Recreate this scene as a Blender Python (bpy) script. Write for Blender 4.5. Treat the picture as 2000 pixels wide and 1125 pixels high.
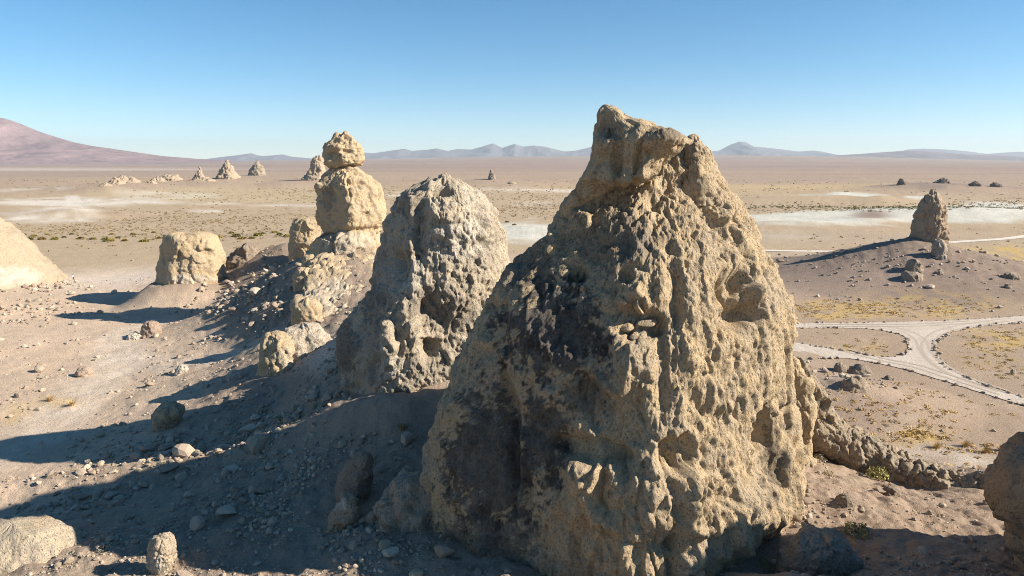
import bpy, bmesh, math, random
import numpy as np
from mathutils import Vector, Matrix, geometry

# ------------------------------------------------------------------ camera, sky, sun
for o in list(bpy.data.objects): bpy.data.objects.remove(o)
SC = bpy.context.scene
COL = SC.collection
CAMH, PITCH, F = 31.5, math.radians(10.1), 2000*25.0/36.0
cam_d = bpy.data.cameras.new('camera'); cam_d.lens = 25.0; cam_d.sensor_width = 36.0
cam_d.clip_start = 0.5; cam_d.clip_end = 90000
cam = bpy.data.objects.new('camera', cam_d); COL.objects.link(cam)
cam.location = (0, 0, CAMH); cam.rotation_euler = (math.pi/2-PITCH, 0, 0)
SC.camera = cam

SUN_AZ, SUN_EL = math.radians(9.0), math.radians(30.0)   # azimuth: from +X towards the camera
sun_dir = Vector((math.cos(SUN_EL)*math.cos(SUN_AZ), -math.cos(SUN_EL)*math.sin(SUN_AZ), math.sin(SUN_EL)))
W = bpy.data.worlds.new('World'); SC.world = W; W.use_nodes = True
nt = W.node_tree; nt.nodes.clear()
sky = nt.nodes.new('ShaderNodeTexSky'); sky.sky_type = 'NISHITA'; sky.sun_disc = False
sky.sun_elevation = SUN_EL; sky.sun_rotation = math.pi/2+SUN_AZ
sky.altitude = 2500; sky.air_density = 1.0; sky.dust_density = 0.0; sky.ozone_density = 3.0
bg = nt.nodes.new('ShaderNodeBackground'); bg.inputs['Strength'].default_value = 0.067
wo = nt.nodes.new('ShaderNodeOutputWorld')
hs = nt.nodes.new('ShaderNodeHueSaturation'); hs.inputs['Saturation'].default_value = 1.25; hs.inputs['Hue'].default_value = 0.49   # the clear blue of high desert air
nt.links.new(sky.outputs[0], hs.inputs['Color']); nt.links.new(hs.outputs[0], bg.inputs[0]); nt.links.new(bg.outputs[0], wo.inputs[0])
sl = bpy.data.lights.new('sun', 'SUN'); sl.energy = 5.0; sl.angle = math.radians(0.53); sl.color = (1.0, 0.90, 0.76)
so = bpy.data.objects.new('sun', sl); COL.objects.link(so)
so.rotation_euler = sun_dir.to_track_quat('Z', 'Y').to_euler(); so.location = (60, -15, 80)
SC.view_settings.view_transform = 'Standard'; SC.view_settings.look = 'None'
SC.view_settings.exposure = 1.12; SC.view_settings.gamma = 1.0; SC.view_settings.use_curve_mapping = False
SC.render.engine = 'CYCLES'
SC.cycles.max_bounces = 4; SC.cycles.volume_bounces = 0
SC.cycles.use_denoising = True; SC.cycles.denoiser = 'OPENIMAGEDENOISE'; SC.cycles.denoising_input_passes = 'RGB_ALBEDO_NORMAL'; SC.cycles.denoising_prefilter = 'NONE'
SC.cycles.filter_width = 1.0

rng = np.random.default_rng(7)
random.seed(5)
cP, sP = math.cos(PITCH), math.sin(PITCH)

# ------------------------------------------------------------------ projection helpers (authoring only)
def ray(u, v):
    a = (np.asarray(u, float)-1000)/F; b = (562.5-np.asarray(v, float))/F
    return a, cP+b*sP, -sP+b*cP
def at_z(u, v, z):
    dx, dy, dz = ray(u, v); t = (z-CAMH)/dz
    return dx*t, dy*t
def at_y(u, v, y):
    dx, dy, dz = ray(u, v); t = y/dy
    return dx*t, CAMH+dz*t
def proj(x, y, z):
    zz = z-CAMH
    d = np.maximum(y*cP-zz*sP, 1e-3)
    return 1000+F*x/d, 562.5-F*(y*sP+zz*cP)/d, d

# ------------------------------------------------------------------ noise
_r = np.random.default_rng(11)
PERM = np.concatenate([_r.permutation(256)]*3).astype(np.int32)
GRAD = _r.normal(size=(256, 3)); GRAD /= np.linalg.norm(GRAD, axis=1)[:, None]; GRAD = GRAD.astype(np.float32)
JIT = _r.random((256, 3)).astype(np.float32)
RV = _r.normal(size=(256, 4)).astype(np.float32)
def perlin(p):
    p = np.asarray(p, np.float32)
    if len(p) > 20000: return np.concatenate([perlin(p[k:k+16384]) for k in range(0, len(p), 16384)])
    i = np.floor(p).astype(np.int32); f = p-i; i &= 255
    w = f*f*f*(f*(f*6-15)+10)
    out = np.zeros(len(p), np.float32)
    for dx in (0, 1):
        wx = w[:, 0] if dx else 1-w[:, 0]
        px = PERM[(i[:, 0]+dx) & 255]
        for dy in (0, 1):
            wy = wx*(w[:, 1] if dy else 1-w[:, 1])
            py = PERM[(px+i[:, 1]+dy) & 255]
            for dz in (0, 1):
                g = GRAD[PERM[(py+i[:, 2]+dz) & 255]]
                d = (f[:, 0]-dx)*g[:, 0]+(f[:, 1]-dy)*g[:, 1]+(f[:, 2]-dz)*g[:, 2]
                out += wy*(w[:, 2] if dz else 1-w[:, 2])*d
    return out*1.6
def fbm(p, octv=4, gain=0.5, kind='fbm'):
    p = np.asarray(p, np.float32); out = np.zeros(len(p), np.float32); a = 1.0; s = 0.0
    for o in range(octv):
        n = perlin(p+o*17.3)
        if kind == 'billow': n = np.abs(n)*2-0.6
        elif kind == 'ridge': n = 0.6-np.abs(n)*2
        out += a*n; s += a; a *= gain; p = p*2.03
    return out/s
def worley(p):
    """F1, F2, cell index, vector to the cell point"""
    p = np.asarray(p, np.float32)
    if len(p) > 20000:
        q = [worley(p[k:k+16384]) for k in range(0, len(p), 16384)]; return tuple(np.concatenate([a[j] for a in q]) for j in range(4))
    i = np.floor(p).astype(np.int32); n = len(p)
    f1 = np.full(n, 9., np.float32); f2 = f1.copy(); cid = np.zeros(n, np.int32); vec = np.zeros((n, 3), np.float32)
    for dx in (-1, 0, 1):
        for dy in (-1, 0, 1):
            for dz in (-1, 0, 1):
                c = i+np.array([dx, dy, dz], np.int32)
                h = PERM[(PERM[(PERM[c[:, 0] & 255]+c[:, 1]) & 255]+c[:, 2]) & 255]
                d = c+JIT[h]-p
                q = np.sqrt((d*d).sum(1))
                m = q < f1
                f2 = np.where(m, f1, np.minimum(f2, q))
                f1 = np.where(m, q, f1); cid = np.where(m, h, cid); vec[m] = d[m]
    return f1, f2, cid, vec
def perlin2(x, y, s):
    if len(x) > 20000: return np.concatenate([perlin2(x[k:k+16384], y[k:k+16384], s) for k in range(0, len(x), 16384)])
    ix = np.floor(x).astype(np.int64); iy = np.floor(y).astype(np.int64); fx = (x-ix).astype(np.float32); fy = (y-iy).astype(np.float32)
    wx = fx*fx*fx*(fx*(fx*6-15)+10); wy = fy*fy*fy*(fy*(fy*6-15)+10); out = np.zeros(len(x), np.float32)
    for dx in (0, 1):
        px_ = PERM[((ix+dx+s) & 255).astype(np.int32)]
        for dy in (0, 1):
            g = GRAD[PERM[(px_+((iy+dy) & 255).astype(np.int32)) & 255]]
            out += (wx if dx else 1-wx)*(wy if dy else 1-wy)*((fx-dx)*g[:, 0]+(fy-dy)*g[:, 1])
    return out*1.75
def noise2(x, y, lam, octv=4, kind='fbm', seed=0.0, gain=0.5):
    x = np.asarray(x, np.float64)/lam+seed; y = np.asarray(y, np.float64)/lam-seed*1.7; out = np.zeros(len(x), np.float32); a = 1.0; t = 0.0
    for o in range(octv):
        n = perlin2(x+o*17.3, y+o*9.1, int(seed*37) % 251)
        if kind == 'billow': n = np.abs(n)*2-0.6
        elif kind == 'ridge': n = 0.6-np.abs(n)*2
        out += a*n; t += a; a *= gain; x = x*2.03; y = y*2.03
    return out/t
def sstep(a, b, x):
    t = np.clip((x-a)/(b-a), 0, 1); return t*t*(3-2*t)

# ------------------------------------------------------------------ mesh helpers
def mesh_np(name, verts, faces, col=None, smooth=True):
    me = bpy.data.meshes.new(name)
    verts = np.ascontiguousarray(verts, np.float32); faces = np.ascontiguousarray(faces, np.int32)
    k = faces.shape[1]
    me.vertices.add(len(verts)); me.vertices.foreach_set('co', verts.ravel())
    me.loops.add(faces.size); me.loops.foreach_set('vertex_index', faces.ravel())
    me.polygons.add(len(faces)); me.polygons.foreach_set('loop_start', np.arange(0, faces.size, k, dtype=np.int32))
    me.polygons.foreach_set('use_smooth', np.full(len(faces), smooth, bool))
    me.update(calc_edges=True)
    if col is not None: set_col(me, col)
    return me
def set_col(me, col):
    a = me.attributes.new('Col', 'FLOAT_COLOR', 'POINT')
    c = np.ones((len(me.vertices), 4), np.float32); c[:, :3] = col
    a.data.foreach_set('color', c.ravel())
def obj(name, me, mat=None, parent=None):
    o = bpy.data.objects.new(name, me); COL.objects.link(o)
    if mat is not None and me is not None and not me.materials: me.materials.append(mat)
    if parent is not None: o.parent = parent
    return o
def tag(o, label=None, cat=None, group=None, kind=None):
    if label: o['label'] = label
    if cat: o['category'] = cat
    if group: o['group'] = group
    if kind: o['kind'] = kind
    return o
def grid_faces(nr, nc, wrap):
    r = np.arange(nr-1)[:, None]*nc
    c = np.arange(nc if wrap else nc-1)[None, :]
    c2 = (c+1) % nc
    return np.stack([r+c, r+c2, r+nc+c2, r+nc+c], -1).reshape(-1, 4)

# ------------------------------------------------------------------ materials
def new_mat(name):
    m = bpy.data.materials.new(name); m.use_nodes = True
    n = m.node_tree.nodes; n.clear()
    out = n.new('ShaderNodeOutputMaterial'); b = n.new('ShaderNodeBsdfPrincipled')
    b.inputs['Roughness'].default_value = 0.95; b.inputs['Specular IOR Level'].default_value = 0.12
    m.node_tree.links.new(b.outputs[0], out.inputs[0])
    return m, n, m.node_tree.links, b
def noise_node(n, l, vec, scale, detail=6, rough=0.6, dist=0.0):
    t = n.new('ShaderNodeTexNoise'); t.inputs['Scale'].default_value = scale
    t.inputs['Detail'].default_value = detail; t.inputs['Roughness'].default_value = rough; t.inputs['Distortion'].default_value = dist
    l.new(vec, t.inputs['Vector']); return t.outputs['Fac']
def ramp(n, l, fac, stops):
    r = n.new('ShaderNodeValToRGB'); e = r.color_ramp.elements
    while len(e) < len(stops): e.new(0.5)
    for k, (p, c) in zip(e, stops): k.position = p; k.color = (*c, 1) if len(c) == 3 else c
    l.new(fac, r.inputs[0]); return r.outputs[0]
def mixc(n, l, a, b, fac, mode='MIX'):
    m = n.new('ShaderNodeMix'); m.data_type = 'RGBA'; m.blend_type = mode
    for s, x in ((m.inputs[6], a), (m.inputs[7], b), (m.inputs[0], fac)):
        if isinstance(x, (int, float)): s.default_value = x
        elif isinstance(x, tuple): s.default_value = (*x, 1)
        else: l.new(x, s)
    return m.outputs[2]
def bump_chain(n, l, b, items):
    prev = None
    for h, strength, dist in items:
        k = n.new('ShaderNodeBump'); k.inputs['Strength'].default_value = strength; k.inputs['Distance'].default_value = dist
        l.new(h, k.inputs['Height'])
        if prev is not None: l.new(prev, k.inputs['Normal'])
        prev = k.outputs[0]
    l.new(prev, b.inputs['Normal'])
def surf_mat(name, s=1.0, use_attr=True, color=(0.4, 0.32, 0.22), tint=(0.30, 0.27, 0.23), var=0.5, bump=0.6, pits=True):
    """weathered mineral surface: base colour (attribute or constant) broken up by procedural noise; s = grain size in metres"""
    m, n, l, b = new_mat(name)
    tc = n.new('ShaderNodeTexCoord').outputs['Object']
    if use_attr:
        a = n.new('ShaderNodeAttribute'); a.attribute_name = 'Col'; base = a.outputs['Color']
    else: base = color
    n1 = noise_node(n, l, tc, 0.55/s, 9, 0.65)
    n2 = noise_node(n, l, tc, 3.2/s, 8, 0.7)
    n3 = noise_node(n, l, tc, 14.0/s, 4, 0.65)
    f1 = ramp(n, l, n1, [(0.30, (0, 0, 0)), (0.72, (1, 1, 1))])
    c = mixc(n, l, base, mixc(n, l, base, tint, 0.55), f1)
    k = ramp(n, l, n2, [(0.25, (1-var*0.75,)*3), (0.5, (1, 1, 1)), (0.8, (1+var*0.35,)*3)])
    c = mixc(n, l, c, k, 1.0, 'MULTIPLY')
    k3 = ramp(n, l, n3, [(0.28, (1-var*0.6,)*3), (0.55, (1.02, 1.02, 1.02))])
    c = mixc(n, l, c, k3, 1.0, 'MULTIPLY')
    l.new(c, b.inputs['Base Color'])
    items = [(n2, bump, 0.28*s), (n3, bump, 0.09*s)]
    if pits:
        vo = n.new('ShaderNodeTexVoronoi'); vo.inputs['Scale'].default_value = 3.4/s
        mp = n.new('ShaderNodeMapping'); mp.inputs['Scale'].default_value = (1, 1, 0.6); l.new(tc, mp.inputs['Vector'])
        wv = mixc(n, l, mp.outputs[0], n3, 0.06, 'ADD'); l.new(wv, vo.inputs['Vector'])
        pit = ramp(n, l, vo.outputs['Distance'], [(0.06, (0, 0, 0)), (0.36, (1, 1, 1))]); items.append((pit, bump*0.9, 0.15*s))
    bump_chain(n, l, b, items)
    return m
M_ROCK = surf_mat('tufa_rock', 0.55, var=0.7, bump=0.9)
M_ROCK_FAR = surf_mat('tufa_rock_distant', 3.0, var=0.6, bump=0.7)
M_STONE = surf_mat('loose_stone', 0.25, var=0.5, bump=0.6)
M_GROUND = surf_mat('desert_ground', 0.9, tint=(0.36, 0.29, 0.225), var=0.42, bump=0.7, pits=False)
M_MOUNT = surf_mat('mountain_rock', 900, tint=(0.16, 0.13, 0.13), var=0.6, bump=0.0, pits=False)

# ------------------------------------------------------------------ terrain heights
# control points: photo position of the ground and its height above the flats
CP = [(-60, 1010, 3.6), (0, 1000, 3.6), (230, 1075, 6.3), (320, 1115, 6.9), (120, 1120, 6.5), (600, 1000, 9.2), (450, 960, 7.0), (300, 930, 5.0), (150, 960, 4.2),
      (840, 900, 12.5), (700, 1110, 9.7), (520, 1120, 8.3), (1000, 1140, 12.4), (850, 1110, 11.0),
      (0, 900, 2.2), (150, 870, 2.4), (300, 830, 4.0), (450, 800, 6.2), (640, 745, 12.0), (560, 770, 9.2), (860, 775, 14.0), (760, 800, 12.8), (720, 860, 11.5), (500, 870, 7.6),
      (0, 760, 2.4), (150, 720, 2.0), (0, 680, 2.8), (300, 660, 2.5), (100, 610, 1.6), (250, 610, 1.6), (380, 720, 3.8), (450, 690, 4.6), (480, 735, 6.2),
      (540, 725, 8.0), (600, 645, 9.3), (560, 640, 8.6), (500, 640, 7.0), (640, 560, 12.4), (580, 560, 11.8), (620, 505, 15.0), (560, 475, 13.0), (520, 540, 10.4), (480, 495, 9.4), (470, 570, 8.0), (450, 640, 5.4), (540, 590, 10.0),
      (430, 520, 4.6), (430, 602, 3.6), (300, 585, 1.3), (250, 590, 1.2), (360, 598, 1.6), (200, 545, 0.0), (100, 520, 0.0), (30, 556, 2.6), (-60, 580, 4.0), (300, 500, 0.0), (420, 490, 0.0),
      (640, 700, 12.0), (700, 640, 13.8),
      (1560, 1000, 12.4), (1600, 905, 11.6), (1720, 940, 11.2), (1850, 945, 10.4), (1920, 930, 11.2), (1700, 1100, 12.4), (1880, 1050, 12.0), (1990, 1110, 13.4), (1450, 1110, 13.0), (1560, 1120, 12.8),
      (1700, 850, 1.0), (1900, 890, 0.4), (1980, 850, 0.3), (1620, 780, 1.6), (1600, 720, 0.3), (1750, 780, 0.4)]
pts = []
for u, v, z in CP:
    if v > 740 and u > 480: z = 31.5-(31.5-z)*(1.12 if (u > 800 and v > 800) else 1.06)
    if 840 < u < 900 and v == 775: z = 12.9
    x, y = at_z(u, v, z); pts.append((float(x), float(y), z))
pts += [(0, 16, 9.5), (-18, 18, 7), (16, 15, 11), (-35, 24, 5), (-60, 30, 3), (-80, 60, 2), (-95, 100, 2), (-110, 150, 2.5), (32, 24, 11.5), (52, 36, 10.5), (72, 46, 8), (0, -20, 9), (60, -20, 10), (-60, -10, 6),
        (5, 78, 11.5), (5, 97, 8.5), (8, 122, 4), (8, 150, 0.5), (-10, 100, 11.5), (-12, 130, 8), (-8, 170, 0), (-30, 128, 17.0), (-26, 114, 15.0), (-45, 175, 4), (-30, 190, 0),
        (23, 66, 8.5), (28, 80, 3.5), (20, 98, 3), (30, 104, 0.3), (13, 46, 10.8), (4, 46, 10.6), (-9, 63, 12.8), (2, 63, 12.8), (3, 33.5, 8.4), (9, 33, 8.6), (-4, 35, 8.0), (14, 35, 9.2), (41, 68, 1.2),
        (60, 70, 0), (80, 100, 0), (120, 120, 0), (90, 60, 2), (130, 60, 2), (60, 150, 0), (0, 220, 0), (-60, 230, 0), (-130, 230, 0), (-170, 180, 1), (100, 220, 0), (180, 200, 0), (-200, 100, 2), (200, 60, 1)]
PTS = np.array(pts, np.float64)
def _ker(d2): return np.sqrt(d2+9.0)
_A = _ker(((PTS[:, None, :2]-PTS[None, :, :2])**2).sum(-1))
_n = len(PTS)
_K = np.zeros((_n+1, _n+1)); _K[:_n, :_n] = _A-0.04*np.eye(_n); _K[_n, :_n] = 1; _K[:_n, _n] = 1
_wts = np.linalg.solve(_K, np.append(PTS[:, 2], 0))
HX, HY = 111.0, 196.0         # hill under the tower on the right
def hills_far(x, y):
    """low mounds and tower plinths further out: (u, v of crest, height, radius, sharpness)"""
    z = np.zeros_like(x)
    for (hx, hy, h, r, k, sx) in FAR_HILLS:
        q = np.sqrt(((x-hx)/sx)**2+(y-hy)**2)/r
        z = np.maximum(z, h*(np.clip(1-q, 0, 1)**k))
    return z
FAR_HILLS = []
def _hill(u, v, h, r, k=1.5, sx=1.0):
    x, y = at_z(u, v, h); FAR_HILLS.append((float(x), float(y), h, r, k, sx))
_hill(205, 357, 10, 45, 1.4, 1.5); _hill(240, 352, 10, 90, 1.2, 1.4); _hill(320, 349, 8, 80, 1.3, 1.4); _hill(388, 349, 8, 80, 1.4, 1.3); _hill(444, 344, 9, 80, 1.3, 1.3)
_hill(505, 343, 9, 75, 1.3, 1.5); _hill(550, 349, 10, 60, 1.4, 1.4); _hill(425, 354, 7, 70, 1.4, 2.2); _hill(612, 345, 9, 90, 1.4, 1.2); _hill(35, 350, 6, 60, 1.3, 1.6); _hill(120, 352, 4, 50, 1.3, 1.6)
_hill(955, 347, 9, 60, 1.0, 1.9); _hill(1757, 355, 7, 50, 1.3, 1.5); _hill(1842, 353, 9, 75, 1.2, 1.6); _hill(1905, 357, 8, 55, 1.1, 1.5); _hill(1945, 358, 7, 50, 1.2, 1.6); _hill(1870, 357, 6, 50, 1.2, 1.3)
_hill(1000, 358, 5, 45, 1.2, 1.5); _hill(800, 354, 4, 60, 1.2, 2.0)
_hill(140, 404, 5, 32, 1.2, 1.8); _hill(1690, 424, 4, 30, 1.2, 1.6); _hill(1540, 428, 4.5, 60, 1.5, 1.6); _hill(1900, 405, 6, 110, 1.4, 2.0); _hill(1620, 430, 3, 50, 1.4, 2.0); _hill(1720, 381, 6, 32, 1.3, 1.8); _hill(1600, 380, 5, 60, 1.4, 2.5)
_hill(1520, 462, 2.0, 30, 1.4, 2.2); _hill(1040, 440, 4, 45, 1.5, 2.0)

def fan(x, y):
    r = np.sqrt(x*x+y*y)
    u = 1000+F*x/np.maximum(y*cP, 1.0)
    u = np.where(y > 1, u, 0)
    rise = np.interp(u, [-400, 300, 520, 700, 1000, 1400, 1600, 1800, 2000, 2600], [0, 0, 4.5, 6.0, 11, 12.5, 11, 7, 3.5, 3])
    t = np.clip((r-1600)/10000, 0, 1.2)
    return rise/F*11600*(t**1.6)
RIB = np.array([(-46.0, 56.5), (-38, 57.2), (-30, 57.6), (-22, 58.0), (-15, 57.0), (-9, 54.0)])   # low crest of rubble between the two towers
def rib_dist(x, y):
    d = np.full(len(x), 1e9)
    for a, b in zip(RIB[:-1], RIB[1:]):
        ab = b-a; t = np.clip(((x-a[0])*ab[0]+(y-a[1])*ab[1])/(ab@ab), 0, 1); d = np.minimum(d, np.hypot(x-a[0]-t*ab[0], y-a[1]-t*ab[1]))
    return d
def H(x, y, fine=True):
    x = np.asarray(x, np.float64); y = np.asarray(y, np.float64); shp = x.shape; x = x.ravel(); y = y.ravel()
    z = np.zeros_like(x)
    r = np.hypot(x, y)
    near = r < 330
    if near.any():
        xs, ys = x[near], y[near]; acc = np.full(len(xs), _wts[_n])
        for k in range(_n): acc += _wts[k]*np.sqrt((xs-PTS[k, 0])**2+(ys-PTS[k, 1])**2+9.0)
        acc = np.maximum(acc, -0.3*(acc < 0))
        z[near] = acc*(1-sstep(190, 320, r[near]))
    # right hill with its spur towards the viewer
    dx, dy = x-HX, y-HY
    q = np.sqrt((dx/np.where(dx < 0, 1.05, 1.25))**2+(dy/np.where(dy < 0, 1.0, 1.0))**2)
    hz = 11.3*np.clip(1-q/46, 0, 1)**1.35
    z = np.maximum(z, hz)+0.12*np.minimum(z, hz)
    q = np.hypot(x+70.5, (y-152)*0.9)/15.0
    z = z+np.clip(6.2-z, 0, 6)*sstep(1.0, 0.35, q)
    q = np.hypot((x-44.5)/1.3, y-90.5)/13.0; z = z+3.2*np.clip(1-q, 0, 1)**1.2
    m = (r > 200) & (r < 4000)
    if m.any(): z[m] += hills_far(x[m], y[m])
    m = r > 1500
    if m.any(): z[m] += fan(x[m], y[m])
    rb = (r > 40) & (r < 90) & (x < 0)
    if rb.any(): z[rb] += 1.3*np.exp(-(rib_dist(x[rb], y[rb])/2.2)**2)
    if fine:
        road = sstep(45, 60, x)*sstep(80, 92, y)*(1-sstep(168, 185, y))*(1-sstep(2.0, 4.0, z))   # graded flats round the roads
        nm = r < 420
        if nm.any():
            xs, ys = x[nm], y[nm]; slope = np.clip(z[nm]/6, 0.12, 1)*(1-road[nm])
            a = noise2(xs, ys, 9.0, 4, 'fbm', 3.1)*0.85+noise2(xs, ys, 2.3, 3, 'billow', 5.7)*0.30
            a += (r[nm] < 150)*noise2(xs, ys, 0.7, 2, 'fbm', 8.2)*0.11
            z[nm] += a*slope*(1-sstep(300, 420, r[nm]))
        fm = r > 180
        if fm.any():
            xs, ys = x[fm], y[fm]
            z[fm] += (1-road[fm])*noise2(xs, ys, 90., 4, 'fbm', 1.3)*0.55*sstep(180, 500, r[fm])*(1+np.minimum(hills_far(xs, ys), 8)*0.25)
    z = z.reshape(shp)
    return z
def hit(u, v, fine=True):
    """first ground point seen at a photo position"""
    dx, dy, dz = ray(u, v)
    t = np.geomspace(18, 2500, 900)
    x, y, z = dx*t, dy*t, CAMH+dz*t
    h = H(x, y, False); k = np.argmax(z < h)
    if k == 0: k = len(t)-1
    lo, hi = t[k-1], t[k]
    tt = np.linspace(lo, hi, 24); zz = CAMH+dz*tt-H(dx*tt, dy*tt, fine); j = np.argmax(zz < 0); tt = tt[j if j else -1]
    return Vector((dx*tt, dy*tt, CAMH+dz*tt))
def gz(x, y): return float(H(np.array([x]), np.array([y]))[0])

# ------------------------------------------------------------------ ground sheet
def ellipse(u, v, cu, cv, ru, rv): return np.exp(-(((u-cu)/ru)**2+((v-cv)/rv)**2)**1.5)
def polyline_mask(x, y, uv, half, z=0.0, soft=0.5):
    P = np.array([[c for c in at_z(a, b, z)] for a, b in uv], float)
    d = np.full(len(x), 1e9)
    for a, b in zip(P[:-1], P[1:]):
        ab = b-a; t = np.clip(((x-a[0])*ab[0]+(y-a[1])*ab[1])/(ab@ab), 0, 1)
        d = np.minimum(d, np.hypot(x-a[0]-t*ab[0], y-a[1]-t*ab[1]))
    return 1-sstep(half*(1-soft), half*(1+soft), d)
def build_ground():
    th = np.concatenate([np.radians(np.linspace(-41, 41, 601)), np.radians(np.linspace(41, 319, 61)[1:-1])])
    vs = np.linspace(1215, 334, 440)
    al = PITCH+np.arctan((vs-562.5)/F)
    r1 = CAMH*0.82/np.tan(al)
    # keep steps reasonable on the ridge slopes
    rr = [2.0, 6.0, 12.0, 18.0]; cur = 22.0
    steps = np.interp(np.arange(5, 20000), r1, np.gradient(r1))
    while cur < 1500:
        rr.append(cur); cur += min(steps[int(cur)-5], 0.115*max(1, cur/26.)**1.25 if cur < 190 else 1e9)
    rr += list(np.geomspace(cur, 26000, 70))
    rr = np.array(rr)
    R, T = np.meshgrid(rr, th, indexing='ij')
    x, y = (R*np.sin(T)).ravel(), (R*np.cos(T)).ravel()
    z = H(x, y)
    print('ground', len(rr), len(th), len(x))
    # colours -------------------------------------------------
    u, v, d = proj(x, y, np.where(np.hypot(x, y) > 150, 0, z)); inf = y > 5
    u = np.where(inf, u, -5000); v = np.where(inf, v, 2000)
    r = np.hypot(x, y)
    def C(*c): return np.array(c, float)
    nA = noise2(x, y, 14., 4, 'fbm', 2.2); nB = noise2(x, y, 4., 4, 'fbm', 4.4)
    col = np.tile(C(0.52, 0.40, 0.29), (len(x), 1))
    def put(c, m):
        nonlocal col
        m = np.clip(m, 0, 1)[:, None]; col = col*(1-m)+c*m
    # slopes of rubble: browner
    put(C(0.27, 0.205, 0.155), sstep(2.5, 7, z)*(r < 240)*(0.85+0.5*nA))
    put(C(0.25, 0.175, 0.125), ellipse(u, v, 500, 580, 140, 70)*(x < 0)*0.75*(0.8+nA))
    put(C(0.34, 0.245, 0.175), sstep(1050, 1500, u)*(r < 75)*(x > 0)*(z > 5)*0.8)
    # left valley: pinkish gravel and pale trodden trail
    put(C(0.58, 0.44, 0.325), (x < -20)*(r < 170)*(z < 5)*(0.4+0.8*nA))
    pale = C(0.64, 0.55, 0.45)
    put(pale, polyline_mask(x, y, [(-60, 905), (60, 850), (160, 770), (230, 700), (240, 650), (300, 620)], 4.0, 2.5)*0.75*(0.75+0.6*nB)*(x < 0))
    put(pale, polyline_mask(x, y, [(240, 660), (340, 690), (450, 690), (520, 690)], 3.0, 5.0)*0.5*(x < 0))
    put(C(0.66, 0.56, 0.47), ellipse(u, v, 210, 545, 200, 38)*(r > 130)*(x < -40)*1.0)
    put(C(0.60, 0.54, 0.46), ellipse(u, v, 60, 480, 420, 22)*(r > 200)*0.8)
    put(C(0.60, 0.53, 0.44), ellipse(u, v, 640, 690, 110, 40)*(x < 0)*(r < 110)*0.75)
    # --- plains ---
    far = sstep(215, 260, r)
    band = noise2(x*0.12, y, 60., 4, 'fbm', 6.1)
    put(C(0.40, 0.305, 0.195)+0*col, far*1.0)
    band2 = noise2(x*0.1, y, 22., 4, 'fbm', 16.1)+0.6*noise2(x, y, 8., 3, 'fbm', 18.)
    put(C(0.40, 0.31, 0.20), far*sstep(-0.1, 0.4, band)*0.7)
    put(C(0.27, 0.19, 0.125), far*sstep(0.0, 0.5, band2)*0.6*(1-sstep(1500, 2500, r)))
    put(C(0.29, 0.21, 0.165), sstep(600, 1100, r)*(0.75+0.6*band)*np.where(u > 1200, 1.0, 0.75))
    put(C(0.245, 0.18, 0.155), sstep(1500, 3200, r)*(0.85+0.5*band))
    put(C(0.47, 0.35, 0.17), ellipse(u, v, 1560, 364, 330, 5)*(0.7+band)*(r > 300))
    put(C(0.46, 0.34, 0.17), ellipse(u, v, 1250, 372, 420, 14)*(0.5+0.9*band)*(r > 300)*0.7)
    put(C(0.48, 0.39, 0.22), ellipse(u, v, 420, 376, 330, 22)*(0.55+0.7*band)*(r > 300))
    put(C(0.25, 0.19, 0.16), ellipse(u, v, 120, 340, 260, 6)*(r > 500)*0.7)
    put(C(0.50, 0.42, 0.36), ellipse(u, v, 60, 331, 420, 4)*(r > 500)*0.7)
    hf = hills_far(x, y); put(C(0.34, 0.25, 0.185), sstep(0.8, 3.0, hf)*(r > 700)*0.9); put(C(0.215, 0.16, 0.135), sstep(0.8, 3.0, hf)*(r > 500)*(u > 1690)*(v < 372)*0.9)
    wob0 = 12*noise2(x*0.5, y, 30., 4, 'fbm', 51.)
    white = C(0.66, 0.615, 0.54)
    for (cu, cv, ru, rv, a) in [(150, 395, 210, 8, .9), (95, 425, 120, 16, 1.), (140, 410, 60, 11, 1.), (330, 383, 110, 7, .6), (620, 402, 150, 5, .7), (400, 412, 40, 3, .7), (420, 398, 60, 4, .5), (1040, 372, 230, 4, .75), (850, 395, 60, 6, .5), (820, 380, 90, 5, .6), (60, 372, 90, 4, .6), (1040, 398, 60, 4, .5)]:
        put(white, np.clip(2.0*ellipse(u+0.3*wob0*ru/14., v+wob0*rv/14., cu, cv, ru, rv)-0.5, 0, 1)*a*sstep(-0.35, 0.15, band+0.35*nA)*(r > 220))
    put(white, polyline_mask(x, y, [(141, 404), (141, 382)], 5.0)*0.8)
    grn = C(0.60, 0.60, 0.53)
    gl = None
    wob = 10*noise2(x, y, 60., 3, 'fbm', 9.9)+9*noise2(x*0.4, y, 14., 4, 'fbm', 11.9)
    for (cu, cv, ru, rv, a) in [(1560, 437, 190, 13, 1.), (1620, 433, 210, 14, 1.), (1020, 455, 90, 24, 1.), (1860, 425, 200, 14, 1.), (1960, 412, 130, 16, 1.), (1640, 384, 90, 7, .95), (1790, 387, 26, 6, 1.), (1880, 437, 150, 7, 1.), (1760, 418, 60, 10, .6), (1700, 385, 30, 7, .9)]:
        gl = gl if gl is not None else (1-0.4*np.clip(noise2(x*0.5, y, 16., 4, 'ridge', 61.)-0.1, 0, 1)+0.18*noise2(x, y, 40., 3, 'fbm', 63.))[:, None]  # darker gully lines: relief shading put into the colour, not modelled
        put(grn*gl, np.clip(1.9*ellipse(u, v+wob*rv/14., cu, cv, ru, rv)-0.35, 0, 1)*a*(r > 180))
    put(C(0.22, 0.165, 0.14), ellipse(u, v, 1700, 432, 38, 8)*(r > 200))
    put(C(0.33, 0.26, 0.20), ellipse(u, v, 1720, 468, 260, 13)*(r > 180)*(u > 1400)*(0.55+0.6*nA))
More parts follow.
